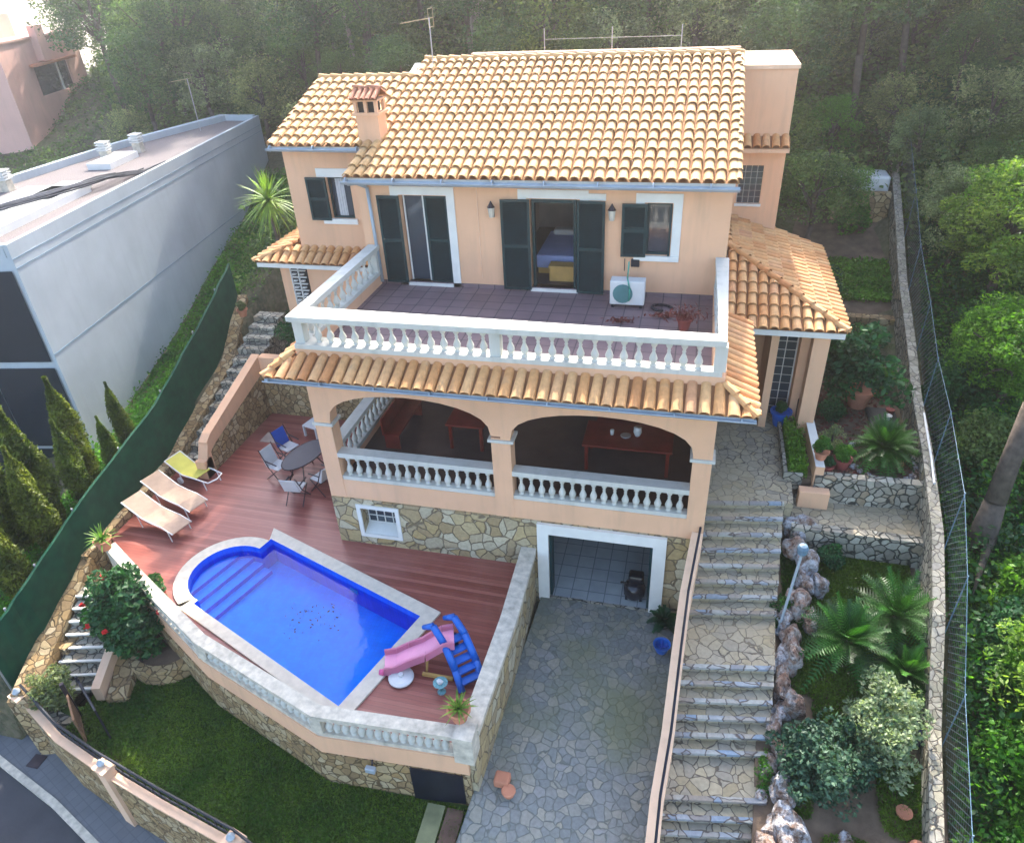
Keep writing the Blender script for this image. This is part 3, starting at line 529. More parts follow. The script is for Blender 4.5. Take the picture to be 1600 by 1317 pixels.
MB().box(5.5, 7.87, -4.36, -4.3, -.08, .03).build('garage_threshold', 'stone3', villa)
MB().box(5.1, 5.2, -3.95, 1.5, 0, 2.3).box(8.1, 8.2, -3.95, 1.5, 0, 2.3).box(5.2, 8.1, 1.5, 1.6, 0, 2.3).build('garage_wall', 'room', villa)
# skirt roofs
mb = MB(); sl_ = .28/.62; zt = 6.22; ze = zt-.28
tile_field(mb, (0, -4.92, ze), (1, 0, 0), (0, .62, .28), -.42, 9.50, lambda u: (0, min(.68, max(0, (u+.42)*1.4), max(0, (9.50-u)*1.2))), .253, .68)
tile_field(mb, (-.42, 0, ze), (0, 1, 0), (.46, 0, .28), -4.92, -.1, lambda u: (0, min(.52, max(0, (u+4.92)*1.05))), .253, .68)
tile_field(mb, (9.52, 0, ze), (0, 1, 0), (-.58, 0, .28), -4.92, -.9, lambda u: (0, min(.68, max(0, (u+4.92)*1.1))), .253, .68)
cap_line(mb, (-.44, -4.94, ze+.03), (0, -4.32, zt+.05), .09, .28); cap_line(mb, (9.54, -4.94, ze+.03), (8.96, -4.32, zt+.05), .09, .28); mb.build('skirt_roof', ['tile2', 'tile_base'], villa)
MB().box(-.40, 9.49, -4.88, -4.27, ze-.13, ze-.02).box(-.40, .12, -4.27, -.1, ze-.13, ze-.02).box(8.9, 9.49, -4.27, -.9, ze-.13, ze-.02).build('skirt_soffit', 'white', villa)
gutter('skirt_gutter', (-.44, -4.95, ze-.04), (9.54, -4.95, ze-.04), .05)
# porch roof on the right
ez, tz, X0, X1, Y0 = 5.6, 6.6, 9.03, 11.75, -.38; k_ = (tz-ez)/(X1-X0); cc = math.cos(math.atan(k_)); mb = MB()
tile_field(mb, (0, Y0, ez), (1, 0, 0), (0, 1, k_), X0, X1, lambda u: (0, (X1-u)/cc), .25, .38)
tile_field(mb, (X1, 0, ez), (0, 1, 0), (-1, 0, k_), Y0, 5.2, lambda u: (0, min(X1-X0, max(0, u-Y0))/cc), .25, .38)
cap_line(mb, (X1, Y0, ez+.04), (X0, Y0+X1-X0, tz+.06), .10); cap_line(mb, (X1, 5.2, ez+.04), (X0, 5.2, tz+.05), .08); cap_line(mb, (X0+.03, 2.3, tz+.02), (X0+.03, 5.2, tz+.02), .08); mb.build('porch_roof', ['tile2', 'tile_base'], villa)
mb = MB(); mb.box(9.0, 11.72, -.34, 5.15, ez-.17, ez-.03); mb.build('porch_soffit', 'white', villa)
MB().box(11.08, 11.45, -.22, .15, 2.4, ez-.17).build('porch_pillar', 'peach', villa, bevel=.01)
mb = MB(); mb.box(8.9, 10.35, 1.6, 1.8, 2.4, ez-.17); mb.box(10.35, 11.45, 1.6, 1.8, 2.4, ez-.17); mb.box(8.72, 8.9, -4., 5.2, 2.3, 5.55); mb.box(10.2, 10.38, .2, 1.6, 2.4, ez-.17); mb.box(10.95, 11.13, .6, 1.6, 2.4, ez-.17); mb.build('porch_wall', 'peach', villa)
mb = MB()
for i in range(2):
    for j in range(12): mb.box(10.42+i*.255, 10.65+i*.255, .92, 1.02, 2.55+j*.24, 2.76+j*.24)
gb = mb.build('glass_block_panel', 'glass', villa); MB().box(10.38, 10.95, .95, 1.0, 2.5, ez-.17).build('block_grout', 'white', gb)
# upper block on the right
mb = MB(); wall_holes(mb, 8.92, 10.38, 4.5, 10.42, 5.0, 5.25, [(9.22, 9.86, 6.95, 8.0)]); mb.box(8.92, 9.17, 5.25, 8, 4.5, 10.42); mb.box(10.13, 10.38, 5.25, 8, 4.5, 10.42); mb.box(9.17, 10.13, 7.75, 8, 4.5, 10.42); mb.build('stair_tower_wall', 'peach', villa)
MB().box(8.88, 10.42, 4.96, 8.04, 10.42, 10.52).build('tower_coping', 'peach2', villa); MB().box(9.17, 10.13, 5.25, 7.75, 10.2, 10.3).build('tower_roof', 'gravel', villa)
mb = MB()
for i in range(4):
    for j in range(6): mb.box(9.24+i*.158, 9.38+i*.158, 5.04, 5.12, 6.97+j*.172, 7.125+j*.172)
gb = mb.build('glass_block_window', 'glass', villa); MB().box(9.22, 9.86, 5.07, 5.1, 6.95, 8.0).box(9.18, 9.9, 4.95, 5.0, 6.88, 6.95).build('block_grout', 'white', gb)
mb = MB(); tile_field(mb, (0, 4.55, 8.55), (1, 0, 0), (0, .45, .22), 8.95, 10.42, lambda u: (0, .5), .25, .5); mb.build('tower_skirt', ['tile2', 'tile_base'], villa); MB().box(8.93, 10.42, 4.6, 5.0, 8.42, 8.53).build('tower_cornice', 'peach2', villa)
# left lower wing with its small roof
mb = MB(); mb.box(-3.35, -.0, 1.1, 1.25, 2.5, 6.25); mb.box(-3.35, -3.2, 1.25, 4.3, 2.5, 6.25); mb.box(-2.3, -.0, .95, 1.1, 2.5, 6.2); mb.build('side_wing_wall', 'peach', villa)
mb = MB(); tile_field(mb, (0, .7, 6.25), (1, 0, 0), (0, .55, .3), -3.85, -.0, lambda u: (0, min(.63, max(0, (u+3.85)*.66))), .25, .42); tile_field(mb, (-3.85, 0, 6.25), (0, 1, 0), (1., 0, .33), .7, 4.3, lambda u: (0, min(1.05, max(0, (u-.7)*1.5))), .25, .42)
cap_line(mb, (-3.87, .68, 6.28), (-2.87, 1.25, 6.6), .08, .3); mb.build('side_skirt_roof', ['tile2', 'tile_base'], villa); MB().box(-3.82, 0, .74, 1.1, 6.10, 6.22).box(-3.82, -3.35, 1.1, 4.3, 6.10, 6.22).build('side_soffit', 'white', villa)
mb = MB()
for i in range(2):
    for j in range(9):
        mb.box(-3.02+i*.24, -2.99+i*.24, 1.04, 1.1, 4.3+j*.2, 4.5+j*.2); mb.box(-3.02+i*.24, -2.78+i*.24, 1.04, 1.1, 4.3+j*.2, 4.33+j*.2); mb.lathe([(.07, 0), (.07, .03)], (-2.89+i*.24, 1.05, 4.4+j*.2), 8)
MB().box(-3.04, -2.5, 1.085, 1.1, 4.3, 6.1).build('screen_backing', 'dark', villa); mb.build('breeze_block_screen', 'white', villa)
# wall lanterns
def lantern(x, label):
    t_ = thing('wall_lantern', label, 'lantern', (x, -.02, 8.0), group='wall lanterns beside the middle balcony door')
    MB().box(-.03, .03, -.02, .02, -.05, .2).tube([(0, 0, .12), (0, -.12, .2), (0, -.16, .3)], .012).build('bracket', 'metal', t_)
    MB().lathe([(.06, 0), (.085, .22), (.085, .23)], (0, -.16, .0), 6).build('glass_body', 'coping', t_); MB().lathe([(.1, .23), (.04, .32), (.01, .38)], (0, -.16, 0), 6).build('cap', 'metal', t_)
lantern(3.43, 'small lantern on the wall left of the bedroom door with the bed'); lantern(6.28, 'small lantern on the wall between the bedroom door and the window')
# bedroom furniture
bd = thing('bed', 'double bed with pale blue cover seen through the open balcony door', 'bed', (4.95, 2.1, 6.13))
MB().box(-.75, .75, -1, 1, .15, .5).build('mattress', 'bed', bd, bevel=.05); MB().box(-.7, .7, -.95, .95, 0, .15).build('bed_base', 'wood', bd); MB().box(-.6, .6, .6, .95, .5, .65).build('pillow', 'white', bd, bevel=.06)
cb = thing('blanket_chest', 'yellow wooden chest at the foot of the bed', 'chest', (5.0, .78, 6.13)); MB().box(-.36, .36, -.16, .16, 0, .36).build('body', 'wood', cb, bevel=.01); MB().box(-.38, .38, -.18, .18, .36, .41).build('lid', 'wood', cb, bevel=.01)
# roof antennas
def antenna(x, y, z, h, label):
    t_ = thing('television_antenna', label, 'antenna', (x, y, z)); MB().cyl((0, 0, 0), (0, 0, h), .018, n=6).build('mast', 'steel', t_)
    mb = MB(); mb.cyl((-.75, -.1, h-.1), (.1, .02, h), .012, n=5)
    for k in range(7): p = Vector((-.75+k*.12, -.1+k*.017, h-.1+k*.014)); mb.cyl(p+Vector((0, -.16, 0)), p+Vector((0, .16, 0)), .006, n=4)
    for s in (-1, 1): mb.tube([(.05, -.2, h+s*.22), (.05, .2, h+s*.22)], .007, 4); mb.tube([(.05, -.2, h), (.05, -.2, h+s*.22)], .006, 4); mb.tube([(.05, .2, h), (.05, .2, h+s*.22)], .006, 4)
    mb.build('aerial', 'yellowmetal', t_); return t_
M['yellowmetal'] = plain('aerial_metal', (.5, .42, .22), .5, .1, .3)
antenna(.62, 4.7, RZ(4.7)+.05, 1.25, 'television antenna on the villa roof ridge')
# balcony things
ac = thing('air_conditioner', 'white outdoor air conditioner unit with green hose on the balcony', 'air conditioner', (6.75, -.62, ZF))
MB().box(-.40, .40, -.16, .16, .08, .66).build('casing', 'whitep', ac, bevel=.02); MB().box(-.36, -.3, -.14, .14, 0, .08).box(.3, .36, -.14, .14, 0, .08).build('foot', 'black', ac)
mb = MB(); mb.lathe([(.23, 0), (.23, .01)], n=20); mb.v = [(x-.1, -.165-z, y+.36) for x, y, z in mb.v]; mb.build('fan_grille', plain('teal_grille', (.08, .2, .2), .5), ac)
MB().tube([(.02, -.19, 1.15), (.0, -.2, .75), (.06, -.2, .5), (.05, -.2, .2)], .018, 6).build('hose', plain('green_hose', (.05, .3, .22), .5), ac, smooth=True)
wb = thing('wall_box', 'small black box fixed to the wall above the air conditioner', 'box', (6.85, -.01, 6.95)); MB().box(-.1, .1, -.08, 0, -.08, .1).build('case', 'black', wb, bevel=.01); MB().tube([(-.25, -.03, .1), (-.25, -.03, -.2)], .01).build('cable', 'black', wb)
hp = tag(MB().tube([(.25*math.cos(a*.5)*(1-a*.02)+7.55, -.75+.2*math.sin(a*.5), ZF+.03+.004*a) for a in range(11)], .035, 6).build('rolled_pipe', 'metal', smooth=True), 'dark curled hose lying beside the air conditioner', 'hose')
for k, (x, y, s, l) in enumerate(((6.75, -1.55, .22, 'dark red heap of dried leaves in front of the air conditioner'), (7.6, -1.15, .2, 'dark red dried cutting lying between the hose and the red pot'))):
    P_ = np.stack([r.normal(x, s*.7, 90), r.normal(y, .06, 90), ZF+.02+abs(r.normal(0, .03, 90))], 1); tag(mobj('dried_cutting', card_mesh('dried_cutting', P_, .12, 'leafdry', .3, seed=k+50)), l, 'dried plant')
rp = thing('balcony_pot', 'red pot of withered plants on the balcony tiles by the right railing', 'plant pot', (8.1, -1.75, ZF)); pot(rp, .17, .28, 'redpot')
P_ = np.stack([r.normal(0, .2, 260), r.normal(0, .1, 260), .3+abs(r.normal(0, .1, 260))], 1); mobj('withered_stems', card_mesh('withered_stems', P_, .14, 'leafdry', .2, up=.6, seed=3), rp)
# loggia furniture
def big_table(x, y, w, d, label, rz=0):
    t_ = thing('dining_table', label, 'table', (x, y, ZL), rz, group='red wooden tables in the loggia'); MB().box(-w/2, w/2, -d/2, d/2, .71, .76).build('tabletop', 'redwood', t_, bevel=.01)
    for a in (-1, 1):
        for b_ in (-1, 1): MB().box(a*(w/2-.1)-.04, a*(w/2-.1)+.04, b_*(d/2-.1)-.04, b_*(d/2-.1)+.04, 0, .71).build('leg', 'redwood', t_)
    return t_
def bench(x, y, w, d, label, rz=0):
    t_ = thing('wooden_bench', label, 'bench', (x, y, ZL), rz, group='wooden benches in the loggia'); MB().box(-w/2, w/2, -d/2, d/2, .42, .46).build('seat', 'redwood', t_); MB().box(-w/2, w/2, d/2-.04, d/2, .46, .9).build('backrest', 'redwood', t_)
    for a in (-1, 1): MB().box(a*(w/2-.08)-.03, a*(w/2-.08)+.03, -d/2+.03, d/2-.03, 0, .42).build('leg', 'redwood', t_)
big_table(7.05, -2.1, 2.1, 1.1, 'long dark red table with white cups behind the right arch'); bench(7.1, -.95, 1.9, .4, 'dark red bench behind the long table with white cups')
big_table(3.0, -1.5, 1.0, 1.7, 'dark red table with white figurine behind the left arch'); bench(1.1, -1.7, 1.8, .45, 'brown bench along the side railing of the loggia', rad(90))
def small_pot(name, label, cat, prof, loc, mat, n=12, group=None): return tag(MB().lathe(prof, n=n).build(name, mat, smooth=True, loc=loc), label, cat, group)
small_pot('white_cup', 'small narrow white cup on the long red table', 'cup', [(.04, 0), (.05, .13), (.04, .14)], (6.65, -2.1, ZL+.76), 'whitep')
small_pot('white_jug', 'larger white jug on the long red table', 'jug', [(.06, 0), (.1, .1), (.09, .2), (.1, .22)], (7.25, -2.05, ZL+.76), 'whitep'); small_pot('glass_dish', 'shallow ring shaped dish between the cup and the jug', 'dish', [(.1, 0), (.13, .02), (.1, .025)], (6.98, -2.12, ZL+.76), 'steel')
fg = thing('figurine', 'small white figurine on the table behind the left arch', 'figurine', (3.15, -1.5, ZL+.76)); MB().lathe([(.05, 0), (.06, .05), (.04, .12), (.05, .16), (.02, .2)], n=10).build('body', 'whitep', fg, smooth=True); MB().rock((0, 0, .23), (.04, .04, .05), 3).build('head', 'whitep', fg, smooth=True)
# black machine in the garage
vc = thing('vacuum_cleaner', 'black wheeled tank shaped machine standing in the open garage', 'vacuum cleaner', (7.5, -3.95, .02))
MB().lathe([(.2, .05), (.25, .12), (.26, .32), (.22, .42), (.1, .47)], n=18).build('tank', 'blackplastic', vc, smooth=True); MB().box(-.16, .2, .0, .28, .1, .62).build('motor_housing', 'blackplastic', vc, bevel=.05)
for a in (-.17, .17): MB().cyl((a-.03, -.12, .07), (a+.03, -.12, .07), .07, n=14).build('wheel', 'black', vc)
MB().tube([(-.15, 0, .4), (-.3, -.05, .47), (-.33, -.05, .45)], .025).build('handle', 'blackplastic', vc)
for a in (-.09, .1): MB().rock((a, -.17, .4), (.028, .02, .028), 2).build('knob', 'whitep', vc, smooth=True)

# ------------------------------------------------------------------ pool terrace
ZD = .93
A_, B_, C2, D_ = Vector((-1.66, -4.66)), Vector((2.98, -6.36)), Vector((2.17, -8.86)), Vector((-2.33, -7.02))
e1 = (B_-A_).normalized(); e2 = (D_-A_).normalized()
cm = (A_+D_)/2; # half-round end on the A-D side
pa = A_+(D_-A_)*.16; pd = D_+(A_-D_)*.05; cen = (pa+pd)/2; rr_ = (pa-pd).length/2
def arc(r_, n=22):
    base = math.atan2((pa-cen).y, (pa-cen).x); return [(cen.x+r_*math.cos(base+math.pi*k/n), cen.y+r_*math.sin(base+math.pi*k/n)) for k in range(n+1)]
inner = [tuple(D_), tuple(C2), tuple(B_), tuple(A_)]+arc(rr_)            # ccw
cw = .33
def off(p, a, b_): return tuple(Vector(p)+Vector(a)*cw+Vector(b_)*cw)
e3 = (C2-B_).normalized()
Ao = A_-e1*cw*.0+(-e3)*cw; Bo = B_+e1*cw+(-e3)*cw; Co = C2+e1*cw+e3*cw*.8; Do = D_+e3*cw*.8-e1*cw*.0
arc_o = arc(rr_+cw); outer = [tuple(Do-e1*cw*.3), tuple(Co), tuple(Bo), tuple(Ao-e1*cw*.8)]+arc_o[0:-1]+[tuple(Do-e1*cw*1.0)]
def ring(mb, inn, out, z, mi=0):     # quads between two loops of the same length
    n = len(inn); vs = [(x, y, z) for x, y in inn]+[(x, y, z) for x, y in out]; mb.add(vs, [(n+i, n+(i+1) % n, (i+1) % n, i) for i in range(n)], mi)
pool = thing('swimming_pool', 'bright blue swimming pool with half round steps and pale stone coping', 'swimming pool')
mb = MB(); zc = ZD+.05; ring(mb, inner, outer, zc)
n = len(inner); vs = [(x, y, zc) for x, y in inner]+[(x, y, ZD-.25) for x, y in inner]; mb.add(vs, [(i, (i+1) % n, n+(i+1) % n, n+i) for i in range(n)]) if False else None
vs = [(x, y, zc) for x, y in outer]+[(x, y, ZD-.02) for x, y in outer]; mb.add(vs, [(i, n+i, n+(i+1) % n, (i+1) % n) for i in range(n)])
mb.build('coping', plain('pool_coping', (.60, .54, .44), .8, .12, scale=6), pool)
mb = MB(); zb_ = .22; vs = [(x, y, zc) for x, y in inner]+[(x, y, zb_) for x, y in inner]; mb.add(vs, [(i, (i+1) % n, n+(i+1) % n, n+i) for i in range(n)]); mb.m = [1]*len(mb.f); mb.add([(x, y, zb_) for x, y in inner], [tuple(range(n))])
# steps in the half round end: cut parallel to the pool end
ax = (cen-(A_+B_+C2+D_)/4).normalized(); sd_ = Vector((-ax.y, ax.x))
for k, (dd, zz) in enumerate(((.62, .68), (.34, .57), (.06, .46), (-.2, .34))):
    hw = rr_ if dd < .1 else math.sqrt(max(.05, rr_**2-dd**2)); pts = []
    a0 = math.acos(min(1, max(-1, dd/rr_))) if dd > 0 else math.pi/2; base = math.atan2(ax.y, ax.x)
    pts = [(cen.x+(rr_-.004)*math.cos(base+a0-2*a0*q/12), cen.y+(rr_-.004)*math.sin(base+a0-2*a0*q/12)) for q in range(13)][::-1]
    if dd < 0: pts = [tuple(cen+ax*dd+(-sd_)*(rr_-.004))]+pts+[tuple(cen+ax*dd+sd_*(rr_-.004))]
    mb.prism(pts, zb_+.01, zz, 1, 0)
mb.build('basin', ['pool_tile', 'pool_tile_shaded'], pool)
MB().add([(x, y, ZD-.13) for x, y in inner], [tuple(range(n))]).build('water', 'water', pool)
MB().lathe([(.09, 0), (.09, .02), (.05, .03)], (2.15, -8.2, zb_), 16).build('drain', 'steel', pool)
mb = MB(); q = B_.lerp(C2, .28)-e1*.012; mb.prism([tuple(q+e3*.1), tuple(q-e3*.1), tuple(q-e3*.1-e1*.02), tuple(q+e3*.1-e1*.02)][::-1], .6, .74); mb.build('skimmer', 'whitep', pool)
mb = MB(); q = A_.lerp(B_, .58)+e3*.006; mb.prism([tuple(q-e1*.12), tuple(q+e1*.12), tuple(q+e1*.12+e3*.02), tuple(q-e1*.12+e3*.02)][::-1], .6, .72); mb.build('pool_light', 'whitep', pool)
P_ = np.stack([r.normal(.1, .45, 60), r.normal(-6.3, .3, 60), np.full(60, zb_+.02)], 1); struct(mobj('sunken_leaves', card_mesh('sunken_leaves', P_, .07, 'leafdry', .5, seed=88)), 'stuff')
# deck sheet round the pool: strips between the pool's outer loop and the deck's edge
deck_out = [(-5.0, -6.15), (-4.05, -6.74), (-1.1, -8.34), (2.08, -9.42), (5.0, -9.2), (4.95, -4.3), (.12, -4.3), (.12, 1.2), (-5., 1.2), (-5.2, -1.9), (-6.1, -2.0), (-5.95, -5.3)]
import bmesh
def sheet_hole(name, out, hole, z, mat):
    bm = bmesh.new(); ov = [bm.verts.new((x, y, z)) for x, y in out]; hv = [bm.verts.new((x, y, z)) for x, y in hole]
    ed = [bm.edges.new((ov[i], ov[(i+1) % len(ov)])) for i in range(len(ov))]+[bm.edges.new((hv[i], hv[(i+1) % len(hv)])) for i in range(len(hv))]
    bmesh.ops.triangle_fill(bm, use_beauty=True, use_dissolve=False, edges=ed, normal=(0, 0, 1))
    me = bpy.data.meshes.new(name); bm.to_mesh(me); bm.free(); me.materials.append(M[mat]); return mobj(name, me)
struct(sheet_hole('terrace_deck', deck_out, outer, ZD, 'deck'))
# terrace walls + balustrade
tw = thing('terrace_wall', 'stone and peach retaining wall with balustrade round the pool terrace', 'retaining wall')
TP = [(-5.02, -6.2), (-4.05, -6.75), (-1.1, -8.34), (2.08, -9.43), (4.98, -9.30)]
mb = MB(); ribbon(mb, TP, .30, -1.3, .50, 0); mb.build('stone_wall', 'stone2', tw)
mb = MB(); ribbon(mb, TP, .26, .50, .98, 0); mb.build('rendered_band', 'peach', tw)
balustrade('terrace_balustrade', tw, TP[1:4]+[(4.75, -9.31)], .98, .62, [16, 17, 15], .26, 'coping', posts=((4.85, -9.31), (-1.1, -8.34), (2.08, -9.43)), skip=.12)
mb = MB(); ribbon(mb, [(-5.02, -6.2), (-4.05, -6.75)], .26, .98, 1.6); mb.box(4.75, 5.12, -9.47, -9.08, .9, 1.62); mb.build('end_post', 'coping', tw)
RW = [(4.98, -9.15), (5.06, -6.5), (5.02, -4.3)]
mb = MB(); ribbon(mb, [(4.98, -9.35), (5.08, -6.5), (5.04, -4.34)], .24, -.7, 1.2); mb.build('side_stone_wall', 'stone', tw)
mb = MB(); ribbon(mb, RW, .27, 1.2, 1.36); mb.build('side_band', 'peach', tw); mb = MB(); ribbon(mb, RW, .36, 1.36, 1.5); mb.build('side_coping', 'coping', tw, bevel=.01)
mb = MB(); p0, p1 = Vector((2.9, -9.393)), Vector((4.5, -9.321)); nn = Vector((.045, -1.0)).normalized()*.155
a = p0.lerp(p1, .58)+nn; b_ = p0.lerp(p1, 1.22)+nn; mb.add([(a.x, a.y, -.5), (b_.x, b_.y, -.4), (b_.x, b_.y, .5), (a.x, a.y, .5), (a.x, a.y-.03, -.5), (b_.x, b_.y-.03, -.4), (b_.x, b_.y-.03, .5), (a.x, a.y-.03, .5)], [(4, 5, 6, 7), (0, 4, 7, 3), (5, 1, 2, 6), (7, 6, 2, 3)]); mb.build('cellar_door', 'black', tw)
fl_ = thing('wall_flood_lamp', 'small grey lamp on the stone terrace wall above the lawn', 'lamp', (3.1, -9.62, .42)); MB().box(-.1, .1, -.1, .0, -.05, .08).build('lamp_head', 'gutter', fl_, bevel=.02); MB().tube([(0, 0, 0), (0, .08, .12)], .02).build('bracket', 'metal', fl_)
# left side of terrace: peach stepped wall, back wall
sw = thing('stair_side_wall', 'peach topped stone wall with sloping top beside the left garden steps', 'wall')
mb = MB(); P2 = [(-4.95, -2.25), (-4.95, -2.0), (-4.92, 1.1)]
ribbon(mb, P2, .24, [.93, .93, .93], [1.55, 1.7, 2.45]); mb.build('stone_face', 'stone2', sw); mb = MB(); ribbon(mb, P2, .27, [1.55, 1.7, 2.45], [1.95, 2.1, 3.05]); mb.box(-5.1, -4.8, -2.6, -2.25, .93, 1.5); mb.build('rendered_top', 'peach', sw)
mb = MB(); mb.prism([(-5.1, -2.62), (-4.8, -2.62), (-4.8, -2.2), (-5.1, -2.2)], .9, [1.15, 1.15, 1.97, 1.97]); mb.build('end_pier', 'peach', sw)
bw_ = thing('back_garden_wall', 'rough stone wall closing the back of the sun terrace', 'wall'); MB().box(-4.8, .1, 1.0, 1.25, .5, 2.3).build('stone_face', 'stone2', bw_); MB().box(-4.8, -2.4, .98, 1.27, 2.3, 3.0).build('rendered_top', 'peach', bw_)
MB().box(-3.35, -2.3, .9, .97, 2.35, 3.2).build('niche_frame', 'peach', bw_); MB().box(-3.2, -2.45, .86, .9, 2.55, 3.0).build('niche_cover', 'bluefab', bw_)
# left garden steps going up, and steps going down
st = MB()
for k in range(13): st.box(-6.05, -5.08, -2.0+k*.42, -1.55+k*.42+.0, .5+k*.0, ZD+.19*(k+1)-.02)
tag(st.build('upper_garden_steps', 'stone3', bevel=.02), 'rough stone steps climbing between the green screen and the peach wall', 'steps')
mb = MB(); ribbon(mb, [(-6.12, -6.2), (-6.2, -2.2), (-6.35, 1.6), (-7.0, 4.0)], .42, -.6, [1.05, 1.3, 2.5, 3.7]); tag(mb.build('boundary_kerb_wall', 'stone2'), 'low stone wall under the green screen beside the loungers', 'wall')
st = MB()
for k in range(8):
    a = Vector((-5.15, -6.62)).lerp(Vector((-4.55, -8.75)), k/8); st.box(-.62, .42, -.32, 0, -1.2, .62-.14*k, 0, Matrix.Translation((a.x, a.y, 0)) @ Matrix.Rotation(rad(14), 4, 'Z'))
    st.box(-.63, .43, -.34, -.29, .62-.14*k-.03, .62-.14*k+.012, 1, Matrix.Translation((a.x, a.y, 0)) @ Matrix.Rotation(rad(14), 4, 'Z'))
for k in range(2): st.box(-.6, .5, -.4, 0, -1.3, -.5-.02*k, 0, Matrix.Translation((-4.5+k*.1, -8.75-k*.42, 0)) @ Matrix.Rotation(rad(14), 4, 'Z'))
tag(st.build('lower_garden_steps', ['stone3', 'white']), 'pale edged stone steps leading down beside the flowering bush to the garden gate', 'steps')
mb = MB(); ribbon(mb, [(-6.1, -6.2), (-5.95, -7.2), (-5.75, -8.4), (-5.4, -9.5)], .55, -2.3, [1., .55, .1, -.1]); ribbon(mb, [(-5.2, -7.2), (-5.35, -8.2)], .2, -1.3, .1); tag(mb.build('lower_kerb_wall', 'stone2'), 'sloping stone wall under the green screen beside the lower steps', 'wall')
mb = MB(); ribbon(mb, [(-4.25, -7.5), (-3.9, -8.9)], .2, -1, [.35, -.05]); o = tag(mb.build('step_parapet', 'peach2'), 'peach parapet running down beside the lower garden steps', 'parapet')
mb = MB(); ribbon(mb, [(-3.95, -7.6), (-3.5, -8.85)], .45, -1, [.0, -.35]); tag(mb.build('lower_bank_wall', 'stone2'), 'stone bank wall between the step parapet and the lawn', 'wall')
mb = MB(); K = 14
pts = [(-3.1+.85*math.cos(a), -7.35+.85*math.sin(a)) for a in [rad(190+k*150/K) for k in range(K+1)]]; ribbon(mb, pts, .2, -.7, -.05); tag(mb.build('round_planter', 'stone2'), 'half round stone planter under the flowering bush', 'planter')
struct(MB().prism(pts[::-1][::-1]+[(-2.2, -7.2), (-4, -6.8)], -.6, -.12).build('planter_soil', 'soil'))
# green privacy fence
gf = thing('privacy_fence', 'long dark green mesh privacy screen along the left boundary', 'fence')
FP = [(-6.1, -9.1), (-6.05, -7.9), (-6.15, -5.5), (-6.35, -2.0), (-6.65, 1.6), (-7.2, 4.3)]; FB = [-.7, -.1, .9, 1.3, 2.5, 3.5]; FT = [1.15, 1.6, 2.3, 2.95, 4.2, 4.95]
mb = MB(); fine = []
for i in range(len(FP)-1):
    for k in range(8): s = k/8; fine.append((FP[i][0]*(1-s)+FP[i+1][0]*s, FP[i][1]*(1-s)+FP[i+1][1]*s, FB[i]*(1-s)+FB[i+1]*s, FT[i]*(1-s)+FT[i+1]*s))
ribbon(mb, [(a+.02*math.sin(k*1.7), b_) for k, (a, b_, c, d) in enumerate(fine)], .07, [c for a, b_, c, d in fine], [d-.03*abs(math.sin(k*.8)) for k, (a, b_, c, d) in enumerate(fine)]); mb.build('screen_cloth', 'screen', gf)
for k in range(0, len(fine), 5): a, b_, c, d = fine[k]; MB().cyl((a-.05, b_, c-.3), (a-.05, b_, d+.03), .025, n=8).build('post', 'steel', gf)
# rail wall between driveway and stairs
STY = [-3.19, -3.55, -3.9, -4.24, -4.56, -4.88, -5.16, -5.46, -6.76, -7.03, -7.32, -7.58, -7.85, -8.1, -8.93, -9.2, -9.4, -9.75, -10.1, -10.45]
def stair_z(y):
    z = 2.54
    for q in STY:
        if y < q: z -= .165
    return z
rw = thing('stair_wall', 'narrow peach wall with black handrail between the driveway and the stone stairs', 'wall')
RP = [(8.78, -4.28), (8.62, -5.6), (8.55, -6.8), (8.48, -8.2), (8.38, -9.2), (8.33, -11.)]; RT = [2.55, 1.95, 1.62, .95, .55, -.1]
mb = MB(); ribbon(mb, RP, .24, -1, RT); mb.build('wall_body', 'peach2', rw)
mb = MB(); mb.tube([(x+.05, y, z+.16) for (x, y), z in zip(RP, RT)], .026, 6)
for k in range(12):
    s = k/11*(len(RP)-1); i = min(len(RP)-2, int(s)); q = s-i; x = RP[i][0]*(1-q)+RP[i+1][0]*q; y = RP[i][1]*(1-q)+RP[i+1][1]*q; z = RT[i]*(1-q)+RT[i+1]*q; mb.cyl((x+.05, y, z-.02), (x+.05, y, z+.16), .012, n=5)
mb.build('handrail', 'black', rw)
# stone stairs
mb = MB(); ed = STY+[-13.]
mb.prism([(8.95, -3.19), (10.85, -2.89), (10.95, 1.6), (8.9, 1.6)], 1.5, 2.54); z = 2.54
for i in range(len(STY)):
    z -= .165; y0, y1 = ed[i], ed[i+1]; xl0 = 9.0+(y0+3.2)*.065; xl1 = 9.0+(y1+3.2)*.065; xr0 = 10.66+(y0+3.)*.06; xr1 = 10.66+(y1+3.)*.06
    mb.prism([(xl1-.2, y1-.02), (xr1, y1+.28), (xr0, y0+.30), (xl0-.2, y0)], -2.5, z)
    mb.prism([(xl0-.15, y0-.06), (xr0, y0+.24), (xr0, y0+.33), (xl0-.15, y0+.03)], z+.165-.05, z+.165+.012, 1)
tag(mb.build('stone_stairs', ['flag2', stonework('nosing_stone', [(.33, .36, .4), (.42, .42, .38), (.3, .25, .2), (.25, .33, .42)], (.1, .08, .07), 3.2, gap=.05, bmp=.3)]), 'long flight of irregular stone steps with landings climbing to the porch', 'stairs')

